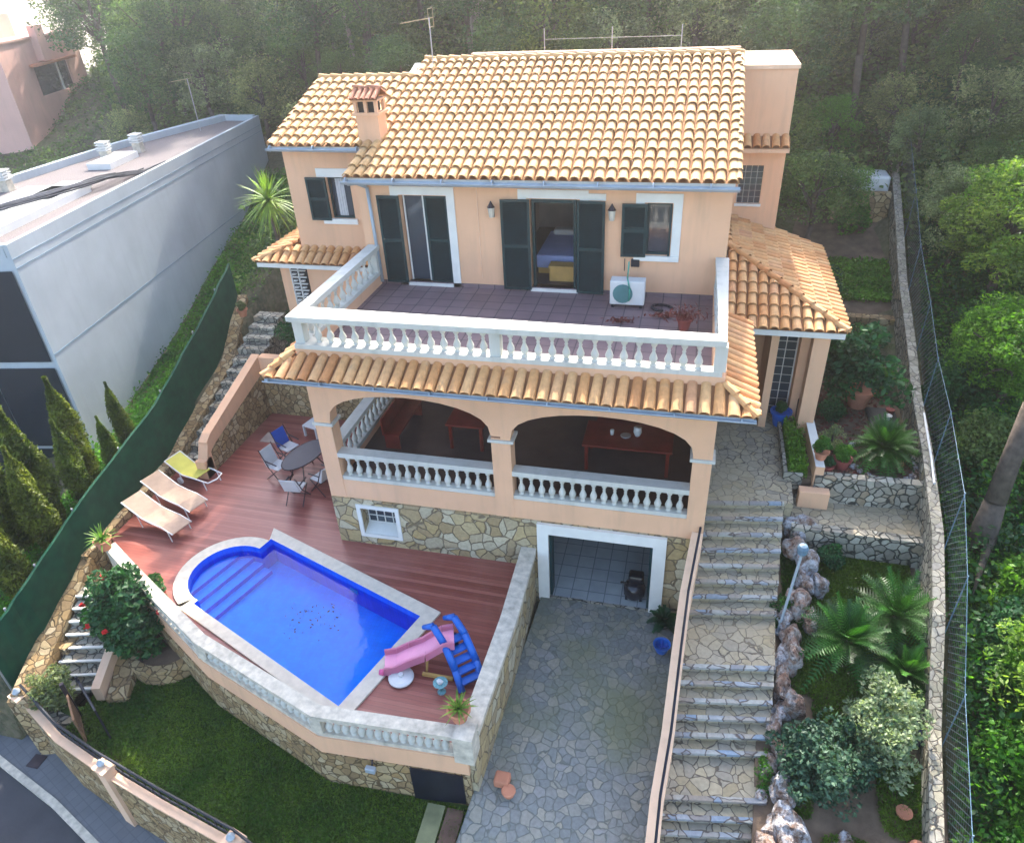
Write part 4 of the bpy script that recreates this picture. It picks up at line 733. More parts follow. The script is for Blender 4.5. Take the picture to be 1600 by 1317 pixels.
# ------------------------------------------------------------------ terrace furniture
def lounger(loc, rz, label):
    t_ = thing('sun_lounger', label, 'sun lounger', loc, rz, group='beige sling loungers by the green screen'); prof = [(0, .62), (.35, .50), (.75, .36), (1.15, .35), (1.55, .37), (1.95, .30)]
    mb = MB()
    for (x0, z0), (x1, z1) in zip(prof, prof[1:]): mb.add([(x0, -.28, z0), (x1, -.28, z1), (x1, .28, z1), (x0, .28, z0), (x0, -.28, z0-.02), (x1, -.28, z1-.02), (x1, .28, z1-.02), (x0, .28, z0-.02)], [(0, 1, 2, 3), (7, 6, 5, 4), (0, 4, 5, 1), (2, 6, 7, 3)])
    mb.build('sling', 'sling', t_, smooth=False)
    for s in (-.29, .29): MB().tube([(x, s, z-.01) for x, z in prof], .018, 6).build('side_rail', 'whitep', t_)
    for x, zt_ in ((.55, .43), (1.75, .33)):
        for s in (-.29, .29): MB().cyl((x, s, zt_), (x+.06, s, 0), .015, n=6).build('leg', 'whitep', t_)
    return t_
L1 = lounger((-5.95, -3.46, ZD), rad(-18), 'beige sling lounger between the yellow lounger and the other beige one'); lounger((-5.85, -4.38, ZD), rad(-17), 'beige sling lounger nearest to the potted yucca on the terrace corner')
yl = thing('yellow_lounger', 'yellow green lounger with white tubular frame and wheels', 'sun lounger', (-5.9, -2.5, ZD), rad(-14)); pf = [(0, .6), (.5, .33), (.62, .3), (1.15, .32)]
mb = MB()
for (x0, z0), (x1, z1) in zip(pf, pf[1:]): mb.box(0, 1, -.26, .26, -.01, .01, 0, Matrix(((x1-x0, 0, 0, x0), (0, 1, 0, 0), (z1-z0, 0, 1, z0), (0, 0, 0, 1))))
mb.build('sling', 'yellow', yl); mb = MB()
for s in (-.28, .28): mb.tube([(x, s, z) for x, z in pf]+[(1.6, s*.9, .3)], .02, 6)
mb.tube([(0, -.28, .6), (0, .28, .6)], .02, 6); mb.tube([(1.6, -.25, .3), (1.68, 0, .3), (1.6, .25, .3)], .02, 6); mb.tube([(.5, -.28, .3), (.5, -.28, .08)], .018); mb.tube([(.5, .28, .3), (.5, .28, .08)], .018); mb.tube([(1.4, -.26, .3), (1.45, -.26, 0)], .018); mb.tube([(1.4, .26, .3), (1.45, .26, 0)], .018)
mb.build('tubular_frame', 'whitep', yl)
for s in (-.33, .33): mb = MB().cyl((.5, s-.03, .1), (.5, s+.03, .1), .1, n=16); mb.build('wheel', 'whitep', yl)
tb = thing('garden_table', 'oval dark glass garden table beside the house corner', 'table', (-2.0, -1.9, ZD))
mb = MB(); K = 24; mb.prism([(.42*math.cos(2*math.pi*k/K), .78*math.sin(2*math.pi*k/K)) for k in range(K)], .70, .72); mb.build('glass_top', plain('smoked_glass', (.06, .06, .075), .45, .1, spec=.25, bmp=0), tb)
mb = MB(); mb.tube([(.43*math.cos(2*math.pi*k/K), .79*math.sin(2*math.pi*k/K), .71) for k in range(K+1)], .018, 6); mb.build('rim', 'metal', tb)
for a in (-1, 1):
    for b_ in (-1, 1): MB().tube([(a*.1, b_*.2, .7), (a*.28, b_*.5, 0)], .016).build('leg', 'metal', tb)
tb.rotation_euler = (0, 0, rad(-14))
def fchair(loc, rz, label, back='greyfab'):
    t_ = thing('garden_chair', label, 'chair', loc, rz, group='folding chairs round the oval table'); MB().box(-.22, .22, -.22, .2, .42, .45).build('seat', 'greyfab', t_, bevel=.01)
    mb = MB(); mb.box(-.22, .22, 0, .025, 0, .5, 0, Matrix.Translation((0, .2, .45)) @ Matrix.Rotation(rad(-18), 4, 'X')); mb.build('backrest', back, t_)
    for s in (-.24, .24):
        MB().tube([(s, -.25, 0), (s, .12, .45), (s, .36, .98)], .014).build('frame', 'metal', t_); MB().tube([(s, .3, 0), (s, -.2, .44)], .014).build('leg', 'metal', t_); MB().tube([(s, -.22, .62), (s, .22, .66)], .018).build('armrest', 'metal', t_)
    MB().tube([(-.24, -.25, .02), (.24, -.25, .02)], .012).build('crossbar', 'metal', t_); return t_
fchair((-1.75, -3.0, ZD), rad(185), 'folding chair turned towards the pool at the near end of the oval table'); fchair((-2.75, -2.15, ZD), rad(75), 'pale folding chair at the left of the oval table, nearer the pool'); fchair((-2.9, -1.25, ZD), rad(70), 'folding chair with blue draped back at the oval table', 'bluefab')
fchair((-1.25, -2.45, ZD), rad(-110), 'pale folding chair tucked in between the oval table and the pillar')
ws = thing('stacking_chair', 'white plastic reclining chair standing behind the oval table', 'chair', (-2.75, .15, ZD), rad(-15)); mb = MB(); mb.box(-.27, .27, -.3, .25, .36, .4); mb.build('seat', 'whitep', ws, bevel=.01)
mb = MB(); T_ = Matrix.Translation((0, .25, .4)) @ Matrix.Rotation(rad(-20), 4, 'X')
for k in range(7): mb.box(-.25, .25, 0, .03, .06+k*.11, .13+k*.11, 0, T_)
mb.box(-.28, -.24, 0, .04, 0, .85, 0, T_); mb.box(.24, .28, 0, .04, 0, .85, 0, T_); mb.build('slatted_backrest', 'whitep', ws)
for a in (-.24, .24):
    for b_ in (-.26, .22): MB().box(a-.03, a+.03, b_-.03, b_+.03, 0, .36).build('leg', 'whitep', ws)
tag(MB().box(-.38, .38, -.25, .25, 0, .02).build('door_mat', plain('pale_mat', (.42, .33, .27), .9, .2), loc=(-3.95, -.35, ZD+.004)), 'pale rectangular mat lying on the deck by the stone wall', 'mat')
# slide
sl2 = thing('pool_slide', 'pink toy slide with blue ladder standing at the pool corner', 'slide'); sl2.location = (0, 0, 0)
chp = [Vector((4.12, -7.3, 1.62)), Vector((3.9, -7.38, 1.6)), Vector((3.55, -7.52, 1.38)), Vector((3.2, -7.62, 1.22)), Vector((2.95, -7.7, 1.08)), Vector((2.72, -7.78, 1.06))]
mb = MB(); mds = {-1: MB(), 1: MB()}
for i in range(len(chp)-1):
    a, b_ = chp[i], chp[i+1]; d = (b_-a); s = Vector((-d.y, d.x, 0)).normalized(); up = Vector((0, 0, 1)); w = .21
    for w0, w1, h0, h1 in ((-w, w, 0, 0),): mb.add([a-s*w, b_-s*w, b_+s*w, a+s*w, a-s*w-up*.02, b_-s*w-up*.02, b_+s*w-up*.02, a+s*w-up*.02], [(0, 1, 2, 3), (7, 6, 5, 4)])
    for sg in (-1, 1):
        o = s*sg*w; o2 = s*sg*(w+.05); mds[sg].add([a+o+up*.13, b_+o+up*.13, b_+o2+up*.13, a+o2+up*.13, a+o-up*.03, b_+o-up*.03, b_+o2-up*.06, a+o2-up*.06], [(0, 1, 2, 3), (3, 2, 1, 0), (0, 4, 5, 1), (1, 5, 4, 0), (3, 2, 6, 7), (7, 6, 2, 3), (0, 3, 7, 4), (1, 5, 6, 2)])
mb.build('chute', 'pinkp', sl2, smooth=True); [q.build('chute_rim', 'pinkp', sl2) for q in mds.values()]
MB().rock((2.74, -7.95, 1.0), (.09, .07, .08), 4).rock((2.9, -7.93, .99), (.09, .06, .07), 6).build('chute_foot', 'pinkd', sl2, smooth=True)
for nm, dx, dy in (('ladder_rail', 0, .0), ('ladder_rail', -.34, -.32)):
    p = [Vector((3.82, -6.98, 1.78)), Vector((4.05, -7.0, 1.88)), Vector((4.32, -7.2, 1.66)), Vector((4.62, -7.5, 1.28)), Vector((4.8, -7.72, .95))]; p = [v+Vector((dx, dy, 0)) for v in p]
    mb = MB(); mb.tube(p, [.05, .075, .08, .08, .075], 8); mb.build(nm, 'water_pot', sl2, smooth=True)
mb = MB()
for k in range(5): c = Vector((4.12, -7.3, 1.55)).lerp(Vector((4.60, -7.78, 1.08)), k/4.); mb.add([c+Vector((-.17, -.16, 0))+Vector(q) for q in ((-.06, .06, 0), (.06, -.06, 0), (.06, -.06, .04), (-.06, .06, .04))]+[c+Vector((.17, .16, 0))+Vector(q) for q in ((-.06, .06, 0), (.06, -.06, 0), (.06, -.06, .04), (-.06, .06, .04))], [(0, 1, 2, 3), (7, 6, 5, 4), (3, 2, 6, 7), (0, 4, 5, 1), (1, 5, 6, 2), (0, 3, 7, 4)])
mb.build('ladder_step', 'water_pot', sl2); MB().add([(3.85, -7.25, 1.55), (4.0, -7.55, 1.55), (4.25, -7.4, 1.55), (4.1, -7.1, 1.55)], [(0, 1, 2, 3), (3, 2, 1, 0)]).build('platform', 'water_pot', sl2)
mb = MB(); mb.box(3.55, 4.2, -7.84, -7.78, .95, 1.02); mb.tube([(3.6, -7.55, 1.32), (3.6, -7.7, .95)], .03); mb.build('support', 'wood', sl2)
ub = thing('parasol_base', 'round white parasol base beside the foot of the pink slide', 'parasol base', (3.15, -7.98, ZD+.05)); MB().lathe([(.26, 0), (.26, .03), (.2, .055), (.06, .07), (.05, .12), (.035, .12)], n=24).build('disc', 'whitep', ub, smooth=False)
gd = thing('mosaic_table_lamp', 'small teal and white ornamental stand on the deck near the big pot', 'ornament', (4.05, -8.1, ZD)); MB().lathe([(.09, 0), (.07, .02), (.03, .04), (.03, .2), (.12, .26), (.15, .28), (.1, .29)], n=14).build('stand', plain('teal_glaze', (.12, .28, .3), .3, .4, scale=20), gd); MB().rock((0, -.02, .33), (.06, .06, .05), 5).build('ornament_top', 'whitep', gd)
# potted plants
def potted(loc, r, h, label, kind, L=.4, mat='terracotta', n=26, seed=1, lf='lf_yucca', name='potted_plant'):
    t_ = thing(name, label, 'potted plant', loc); pot(t_, r, h, mat)
    if kind == 'yucca': o = rosette(n, L, lf, seed, (5, 82), .045, .35, False).build('leaves', lf, t_); o.location = (0, 0, h*.95)
    elif kind == 'palm': o = rosette(n, L, lf, seed, (-10, 75), .05, .5, True).build('fronds', lf, t_); o.location = (0, 0, h*.95)
    else:
        P_, c = clump_pts(22, 150, (L, L, L*.9), h+L*.75, L*.38, seed); mobj('foliage', card_mesh('foliage', P_, L*.16+.02, lf, .55, seed=seed), t_); MB().cyl((0, 0, h*.8), (0, 0, h+L*.8), .03, n=6).build('stem', 'bark', t_)
    return t_
potted((-5.02, -6.32, 1.6), .2, .3, 'potted yucca on the far left corner post of the pool terrace', 'yucca', .5, seed=2, n=34)
potted((4.78, -9.05, 1.6), .21, .3, 'potted palm with bright green leaves on the balustrade corner by the driveway', 'yucca', .42, seed=3, n=30)
potted((8.25, -4.72, 0), .18, .2, 'dark spiky plant in pot at the garage corner', 'palm', .42, 'black', 22, 4, 'lf_dark')
potted((11.45, -1.75, 3.05), .17, .22, 'terracotta pot with trailing green plant on the white topped wall by the porch', 'bush', .17, seed=6, lf='lf_bright')
potted((12.75, 1.4, 2.7), .36, .55, 'large round dark shrub in a big terracotta pot beside the porch', 'bush', .95, seed=7, lf='lf_dark', n=30)
potted((12.0, -1.5, 2.66), .2, .3, 'dark red pot with light green leaves at the left of the cycad', 'bush', .2, 'redpot', seed=8, lf='lf_bright'); potted((11.65, -1.75, 2.66), .14, .22, 'small brown pot between the white topped wall and the red pot', 'bush', .12, 'redpot', seed=9, lf='lf_dark')
for k, (x, y, l) in enumerate(((13.72, -.15, 'small terracotta pot farthest back against the boundary wall'), (13.68, -.65, 'small terracotta pot in the middle against the boundary wall'), (13.6, -1.15, 'small terracotta pot nearest the low stone wall by the boundary'))): potted((x-.25, y, 2.66), .12, .18, l, 'bush', .09, seed=20+k, lf='lf_bright')
potted((10.75, .4, 2.54), .26, .42, 'dark blue glazed pot standing at the porch entrance', 'bush', .14, 'water_pot', seed=31, lf='lf_dark'); potted((-6.3, 2.9, 3.45), .18, .25, 'terracotta pot with thin plant on the wall beside the green screen', 'bush', .16, seed=33, lf='lf_olive')
gl_ = thing('blue_planter', 'blue plastic basin standing on the driveway by the peach wall', 'basin', (8.25, -5.45, -.0)); MB().lathe([(.12, 0), (.19, .2), (.2, .22), (.16, .21), (.11, .06)], n=16).build('bowl', 'water_pot', gl_); MB().tube([(-.13, 0, .2), (0, 0, .1), (.13, 0, .2)], .015).tube([(0, -.13, .2), (0, 0, .1), (0, .13, .2)], .015).build('straps', 'bluefab', gl_)
cbx = thing('clay_pot_heap', 'broken orange clay vessels lying at the foot of the terrace wall', 'clay vessel', (5.55, -9.1, -.1)); MB().box(-.2, .1, -.13, .13, 0, .2).build('hollow_brick', 'terracotta', cbx, bevel=.04); MB().lathe([(.1, 0), (.14, .12), (.12, .14)], (.12, -.2, 0), 12).build('broken_pot', 'terracotta', cbx)

# ------------------------------------------------------------------ right hand garden
struct(MB().box(10.9, 13.9, -1.95, 6.6, 1.5, 2.66).build('upper_bed_soil', 'soil')); struct(MB().box(10.9, 13.7, -3.1, -1.95, 1.5, 2.1).build('garden_path', 'flag2'))
mb = MB(); mb.prism([(10.2, -3.0), (10.2, -6), (10.05, -9.5), (10.0, -14), (12.9, -14), (13.2, -9.5), (13.5, -6), (13.6, -3.0)], -2, [1.5, .85, -.05, -1.2, -1.2, -.05, .85, 1.5]); struct(mb.build('lower_bed_ground', 'soil'))
P_ = np.stack([r.uniform(10.7, 13.4, 60000), -3.15-6.5*r.uniform(0, 1, 60000)**1.3, np.zeros(60000)], 1); P_ = P_[(P_[:, 1] > -6.6) | (np.sin(P_[:, 0]*3.1)*np.cos(P_[:, 1]*2.3) > .1)]; P_ = P_[P_[:, 0] < 13.5+(P_[:, 1]+5)*.08]; P_[:, 2] = np.interp(P_[:, 1], [-9.5, -6, -3], [-.05, .85, 1.5])+.03; struct(mobj('bed_grass', card_mesh('bed_grass', P_, .1, 'grass', .25, up=1.2, seed=9)), 'stuff')
def wallthing(name, label, pts, w, z0, zt_, mat, top=None):
    mb = MB(); ribbon(mb, pts, w, z0, zt_, 0, None if top is None else 1); return tag(mb.build(name, [mat]+([top] if top else [])), label, 'wall')
wallthing('bed_wall', 'pale stone retaining wall in front of the cycad bed', [(11.35, -2.05), (13.7, -2.0)], .22, 1.9, 2.82, 'stone3'); wallthing('lawn_wall', 'grey stone retaining wall above the small lower lawn', [(10.85, -3.15), (13.6, -3.2)], .22, 1.2, 2.16, 'stone3')
wallthing('terrace_stone_wall', 'dry stone wall crossing the garden behind the big potted shrub', [(11.9, 4.6), (14.1, 4.5)], .3, 2.4, 3.9, 'stone2'); wallthing('far_stone_wall', 'small dry stone wall under the white tank at the top of the garden', [(12.6, 9.6), (14.3, 9.5)], .3, 4., 6.1, 'stone2')
struct(MB().prism([(10.6, 4.7), (14.1, 4.7), (14.6, 9.5), (11.5, 9.5)], 2, [3.8, 3.8, 5.2, 5.2]).build('upper_garden_soil', 'soil'))
P_ = np.stack([r.uniform(11.8, 14.1, 5000), r.uniform(5.3, 7.2, 5000), np.zeros(5000)], 1); P_[:, 2] = np.interp(P_[:, 1], [4.7, 9.5], [3.8, 5.2])+.04+r.uniform(0, .15, 5000); struct(mobj('ground_cover', card_mesh('ground_cover', P_, .12, 'grass2', .5, seed=19)), 'stuff')
BW = [(14.6, 11.2), (14.3, 7.6), (14.1, 5.1), (14.0, 2.7), (13.88, .7), (13.8, -1.2), (13.6, -3.6), (13.4, -5.3), (13.15, -7.2), (12.85, -9.4), (12.6, -12.)]; BT = [6.6, 5.6, 4.8, 4.1, 3.5, 3.15, 2.7, 2.05, 1.05, .5, -.3]
bo = thing('boundary_wall', 'long pale stone boundary wall running down the right side of the garden', 'wall'); mb = MB(); ribbon(mb, BW, .2, -2.5, BT); mb.build('stone_face', 'stone3', bo); mb = MB(); ribbon(mb, BW, .22, BT, [z+.05 for z in BT]); mb.build('coping', 'capstone', bo)
tag(MB().tube([(13.92, .0, 3.45), (13.8, -1.6, 3.2), (13.7, -2.4, 3.12)], .025, 8).build('white_pipe', 'whitep'), 'white pipe lying along the top of the boundary wall', 'pipe')
cf = thing('chain_link_fence', 'leaning chain link fence with pale posts behind the right boundary wall', 'fence'); mb = MB()
ribbon(mb, [(x+.22, y) for x, y in BW], .01, [z-.1 for z in BT], [z+1.1 for z in BT]); mb.build('wire_mesh', 'link', cf)
for i in range(len(BW)-1):
    for s in (0,): x = BW[i][0]*(1-s)+BW[i+1][0]*s+.35; y = BW[i][1]*(1-s)+BW[i+1][1]*s; z = BT[i]*(1-s)+BT[i+1]*s; MB().cyl((x-.13, y, z-1.), (x-.12, y, z+1.12), .012, n=8).build('post', 'bluegrey', cf)
MB().tube([(x+.22, y, z+1.1) for (x, y), z in zip(BW, BT)], .006, 5).build('top_wire', 'bluegrey', cf)
wt = thing('water_tank', 'white tank standing at the top of the garden beside the boundary', 'tank', (13.5, 10.4, 5.6)); MB().box(-.8, .8, -.5, .5, 0, .9).build('tank_body', 'whitep', wt, bevel=.08); MB().cyl((0, 0, .9), (0, 0, .97), .2, n=14).build('lid', 'whitep', wt)
# white topped wall with pots, peach pier, planter strip
wallthing('porch_garden_wall', 'low peach wall with white top running down from the porch pillar', [(11.38, .0), (11.42, -2.1)], .2, 2.0, 3.05, 'peach', 'white'); tag(MB().box(-.33, .33, -.12, .12, 0, .45).build('peach_pier', 'peach', loc=(11.35, -2.32, 2.1), bevel=.01), 'short peach block at the lower end of the white topped wall', 'pier')
mb = MB(); ribbon(mb, [(10.72, .2), (10.72, -2.0), (11.1, -2.0)], .08, 2.3, 2.75); tag(mb.build('planter_edge', 'stone3'), 'thin stone edging round the green planter by the stairs', 'edging')
P_ = np.stack([r.uniform(10.8, 11.2, 7000), r.uniform(-1.95, .1, 7000), 2.6+abs(r.normal(0, .16, 7000))], 1); tag(mobj('leafy_bed_plant', card_mesh('leafy_bed_plant', P_, .11, 'grass2', .3, up=.9, seed=23)), 'strip of bright green strap leaves beside the top of the stairs', 'plant')
struct(MB().box(10.76, 11.3, -1.98, .2, 2.2, 2.6).build('planter_strip_soil', 'soil'))
# cycads
def cycad(loc, L, n, label, seed):
    t_ = thing('cycad', label, 'palm', loc, group=None); mb = MB(); mb.lathe([(.16, -.1), (.19, .15), (.14, .35), (.05, .42)], n=10); mb.build('trunk', 'bark', t_); o = rosette(n, L, 'lf_cycad', seed, (-8, 78), .05, .45).build('fronds', 'lf_cycad', t_); o.location = (0, 0, .38); return t_
cycad((12.95, -1.05, 2.66), .95, 72, 'dense round cycad in the stone edged bed under the big potted shrub', 1)
cycad((11.85, -5.6, .95), 1.25, 44, 'larger cycad beside the red rocks in the lower bed', 2); cycad((12.85, -4.9, 1.1), 1.2, 42, 'cycad against the boundary wall in the lower bed', 3)
cycad((12.9, -6.0, .75), .85, 30, 'small cycad half hidden between the boundary wall and the other two', 5)
P_ = np.stack([r.uniform(11.6, 13.7, 2600), r.uniform(-1.8, 6.2, 2600), np.full(2600, 2.67)], 1); struct(mobj('fallen_leaves', card_mesh('fallen_leaves', P_, .09, 'leafdry', .6, seed=91)), 'stuff')
mb = MB()
for q in range(26): a = q/26*2*math.pi; mb.rock((12.95+1.05*math.cos(a)*.72, -1.05+.85*math.sin(a), 2.7), (.1, .09, .08), 400+q, sub=1)
tag(mb.build('stone_edging', 'rock'), 'ring of small stones edging the bed of the dense round cycad', 'edging')
# rocks beside the stairs
rn0 = random.Random(31); EX = 'small pitted rock wedged between the larger boulders beside the stairs'
for k, (x, y, z, rx, ry, rz_, mt, l) in enumerate(((11.05, -3.0, 1.95, .3, .26, .3, 'rock', 'grey pitted boulder topmost of the rocks beside the stairs'), (11.2, -3.85, 1.6, .26, .3, .35, 'rock', 'pale upright boulder second from the top beside the stairs'), (11.42, -4.25, 1.45, .2, .22, .25, 'rock', 'small rounded boulder leaning on the pale upright one'), (10.98, -4.75, 1.35, .22, .34, .3, 'rock2', 'reddish boulder behind the foot of the garden lamp'), (10.8, -5.6, 1.1, .2, .36, .28, 'rock2', 'reddish brown boulder above the long grey slab'), (10.62, -6.5, .85, .17, .42, .3, 'rock2', 'long red boulder halfway down the stairs'), (10.45, -7.3, .5, .16, .4, .25, 'rock', 'slim grey brown boulder below the long red one'), (10.35, -8.0, .3, .16, .2, .2, 'rock2', 'small red boulder next to the lower landing'), (10.62, -9.1, .1, .34, .42, .45, 'rock', 'large pale grey boulder lowest beside the stairs'), (11.25, -9.55, -.05, .36, .18, .2, 'rock2', 'flat pinkish boulder right of the large pale one'), (11.6, -9.0, .0, .2, .18, .16, 'rock', 'small pale stone at the edge of the bed under the variegated shrub'), (10.2, -8.55, .15, .12, .14, .14, 'rock', 'small round stone between the stairs and the large pale boulder'))+tuple((x+rn0.uniform(-.12, .12), y, z+rn0.uniform(-.05, .15), rn0.uniform(.13, .22), rn0.uniform(.16, .3), rn0.uniform(.2, .34), ('rock', 'rock2')[q % 2], EX) for q, (x, y, z) in enumerate(((11.3, -2.95, 1.8), (11.0, -3.5, 1.75), (11.1, -4.3, 1.5), (11.1, -5.15, 1.25), (10.75, -5.1, 1.2), (10.9, -6.05, 1.0), (10.65, -6.05, .95), (10.75, -6.95, .7), (10.55, -7.0, .6), (10.62, -7.8, .4), (10.45, -8.45, .2), (10.9, -9.6, 0.), (11.8, -9.4, -.05), (10.3, -9.5, 0.))))):
    mb = MB().rock((0, 0, 0), (rx, ry, rz_), k+3, sub=3); tag(mb.build('boulder', mt, loc=(x, y, z)), l, 'boulder', 'boulders lining the stone stairs')
lp = thing('garden_lamp', 'slim grey garden lamp post rising from the rocks beside the stairs', 'lamp post', (10.58, -5.35, 1.0)); MB().cyl((0, 0, 0), (.2, .35, 1.95), .03, n=8).build('pole', 'gutter', lp); MB().lathe([(.05, 0), (.1, .06), (.11, .18), (.08, .24), (.02, .26)], (.2, .35, 1.92), 12).build('lamp_head', 'bluegrey', lp); MB().lathe([(.08, 0), (.08, .05)], n=10).build('foot', 'gutter', lp)
# shrubs
def bush(name, label, loc, rad3, mat, n, leaf, seed, cr=.3, per=160, stem=True, group=None):
    t_ = thing(name, label, 'shrub', loc, group=group); P_, c = clump_pts(n, per, rad3, rad3[2]*.8, cr, seed, .4); P_[:, 2] = np.maximum(P_[:, 2], .02); mobj('foliage', card_mesh('foliage', P_, leaf, mat, .55, seed=seed), t_)
    mb = MB(); rn = random.Random(seed)
    for k in range(6): mb.tube([(0, 0, -.1), tuple(Vector(c[k])*.5+Vector((0, 0, .1))), tuple(c[k])], [.03, .02, .008], 5)
    mb.build('stems', 'bark', t_); return t_
bush('variegated_shrub', 'large shrub with cream edged leaves against the lower boundary wall', (12.3, -7.3, .45), (.6, .95, .8), 'lf_varieg', 80, .085, 41, .2, 85)
bush('blue_green_shrub', 'broad blue green shrub left of the variegated one beside the lower stairs', (11.25, -7.9, .25), (.9, .85, .55), 'lf_bluegreen', 90, .09, 42, .2, 80)
fb = bush('flowering_bush', 'big dark green bush with red flowers in the round stone planter', (-3.75, -7.5, -.1), (.85, .75, 1.1), 'lf_dark', 110, .14, 43, .25, 120)
P_, c = clump_pts(12, 5, (.95, .85, 1.1), .95, .05, 44, .98)
for q in range(12): mobj('flower', card_mesh('flower', P_[q*5:q*5+5], .11, 'flower', .9, seed=4), fb)
bush('corner_bush', 'grey green variegated bush inside the street corner of the garden wall', (-4.9, -9.1, -.5), (.45, .4, .5), 'lf_olive', 34, .08, 45, .2, 90)
bush('lawn_edge_bush', 'small green bush behind the topmost boulder', (11.75, -3.6, 1.45), (.3, .25, .35), 'lf_dark', 14, .07, 46, .15, 110)
bush('fern_bush', 'low green plant between the boulders and the stairs', (10.7, -5.0, 1.0), (.22, .3, .25), 'lf_cycad', 12, .08, 47, .14, 100)
bush('stair_foot_bush', 'low bright plant at the edge of the lower stair landing', (10.25, -8.2, -.05), (.14, .45, .3), 'lf_bright', 14, .06, 48, .13, 110)
bush('upper_bush', 'yellow green bush below the far stone wall', (13.2, 8.8, 5.0), (.5, .4, .5), 'lf_bright', 20, .1, 49, .25, 100); bush('bed_bush', 'low green bush in front of the dry stone wall', (12.2, 5.6, 3.9), (.5, .5, .5), 'lf_dark', 22, .09, 50, .25, 110)
bush('porch_bed_bush', 'small dark shrub in the soil bed left of the big terracotta pot', (12.0, .6, 2.66), (.3, .3, .35), 'lf_dark', 16, .07, 71, .16, 90); bush('wall_bed_bush', 'fresh green plant by the boundary wall behind the plant tray', (13.5, 2.4, 2.66), (.3, .45, .35), 'lf_bright', 18, .07, 72, .16, 90); bush('low_bed_bush', 'low grey green plant behind the small brown pot', (11.85, -.7, 2.66), (.28, .4, .3), 'lf_olive', 16, .06, 73, .15, 90); bush('wall_foot_bush', 'leafy shrub at the foot of the dry stone wall behind the porch', (12.6, 4.1, 2.7), (.6, .35, .45), 'lf_dark', 26, .08, 74, .2, 90)
bush('left_bed_bush', 'dark bush behind the back wall of the sun terrace', (-3.9, 2.1, 3.0), (.6, .5, .6), 'lf_dark', 26, .09, 51, .25, 110); bush('right_porch_bush', 'olive coloured bush in the bed between the porch and the stone wall', (13.0, 3.7, 2.7), (.7, .6, .7), 'lf_cycad', 30, .09, 52, .28, 110)
tag(MB().lathe([(.16, 0), (.2, .35), (.21, .4), (.17, .38)], n=16).build('dark_blue_bin', plain('navy_plastic', (.004, .01, .07), .4), loc=(13.0, -7.0, .35)), 'dark blue bin between the variegated shrub and the boundary wall', 'bin')
tr_ = thing('plant_tray', 'black tray holding small pots beside the big terracotta pot', 'tray', (13.3, .9, 2.66)); MB().box(-.35, .35, -.45, .45, 0, .06).build('tray', 'black', tr_); MB().lathe([(.07, 0), (.1, .12), (.08, .12)], (.1, -.1, .06), 12).build('white_pot', 'whitep', tr_); MB().lathe([(.08, 0), (.11, .13), (.09, .13)], (.2, .2, .06), 12).build('red_pot', 'redpot', tr_)
for k, (x, y, l) in enumerate(((12.95, -9.0, 'terracotta pot lying by the lower boundary wall'), (12.85, -8.4, 'terracotta pot with white rim by the boundary wall below the bin'))): tag(MB().lathe([(.08, 0), (.13, .2), (.14, .22), (.1, .2)], n=14).build('garden_pot', 'terracotta', loc=(x-.25, y, .1)), l, 'pot')

# ------------------------------------------------------------------ front garden wall, gate and street
gw = thing('front_garden_wall', 'low wall with peach pillars and black railing between the lawn and the street', 'wall')
FW = [(-5.6, -9.3), (-4.1, -9.95), (-2.7, -10.35), (-1.0, -10.75), (.9, -11.15), (2.5, -11.7), (5.0, -12.4)]
mb = MB(); ribbon(mb, FW, .15, -2.5, -.42); mb.build('wall_body', 'stone2', gw); mb = MB(); ribbon(mb, FW, .17, -.42, -.36); mb.build('coping', 'peach2', gw)
mb = MB(); mb.tube([(x, y+.1, .02) for x, y in FW], .03, 6); mb.tube([(x, y+.1, -.25) for x, y in FW], .02, 6)
for i in range(len(FW)-1):
    for k in range(8): s = k/8; mb.cyl((FW[i][0]*(1-s)+FW[i+1][0]*s, FW[i][1]*(1-s)+FW[i+1][1]*s+.1, -.4), (FW[i][0]*(1-s)+FW[i+1][0]*s, FW[i][1]*(1-s)+FW[i+1][1]*s+.1, .02), .01, n=4)
mb.build('railing', 'black', gw)
for x, y in ((-2.45, -10.42), (.95, -11.17), (-5.55, -9.35)):
    pl = MB(); pl.box(-.15, .15, -.13, .13, -2.4, -.14, 0, Matrix.Rotation(rad(-15), 4, 'Z')); pl.box(-.18, .18, -.16, .16, -.14, -.08, 0, Matrix.Rotation(rad(-15), 4, 'Z')); o = pl.build('pillar', 'peach2', gw); o.location = (x, y, 0); MB().lathe([(.05, 0), (.09, .08), (.02, .18)], (-.03, 0, -.08), 8).build('ornament', 'gutter', o)
gt = thing('garden_gate', 'small open brown slatted gate at the foot of the garden steps', 'gate', (-4.1, -9.35, -.5), rad(-40)); mb = MB(); frame(mb, 0, .8, .05, .8, .05, -.02, .02)
for k in range(6): mb.box(.1+k*.11, .145+k*.11, -.012, .012, .1, .75)
mb.build('slatted_leaf', plain('brown_wood', (.16, .09, .05), .8), gt); MB().box(-.08, 0, -.04, .04, 0, 1.1).build('gate_post', 'metal', gt)
br_ = thing('black_side_gate', 'black metal gate leaf standing open towards the lawn', 'gate', (-3.95, -9.1, -.5), rad(-32)); mb = MB(); frame(mb, 0, 1.1, .05, 1.0, .04, -.02, .02)
for k in range(9): mb.box(.08+k*.115, .10+k*.115, -.01, .01, .09, .96)
mb.build('barred_leaf', 'black', br_); MB().cyl((0, 0, 0), (0, 0, 1.1), .03, n=8).build('hinge_post', 'black', br_)
KB = [(-14, -4.6), (-9.2, -8.2), (-8.0, -9.25), (-6.73, -9.85), (-4.5, -10.5), (-2.36, -11.3), (0, -12.1), (6, -14.2)]
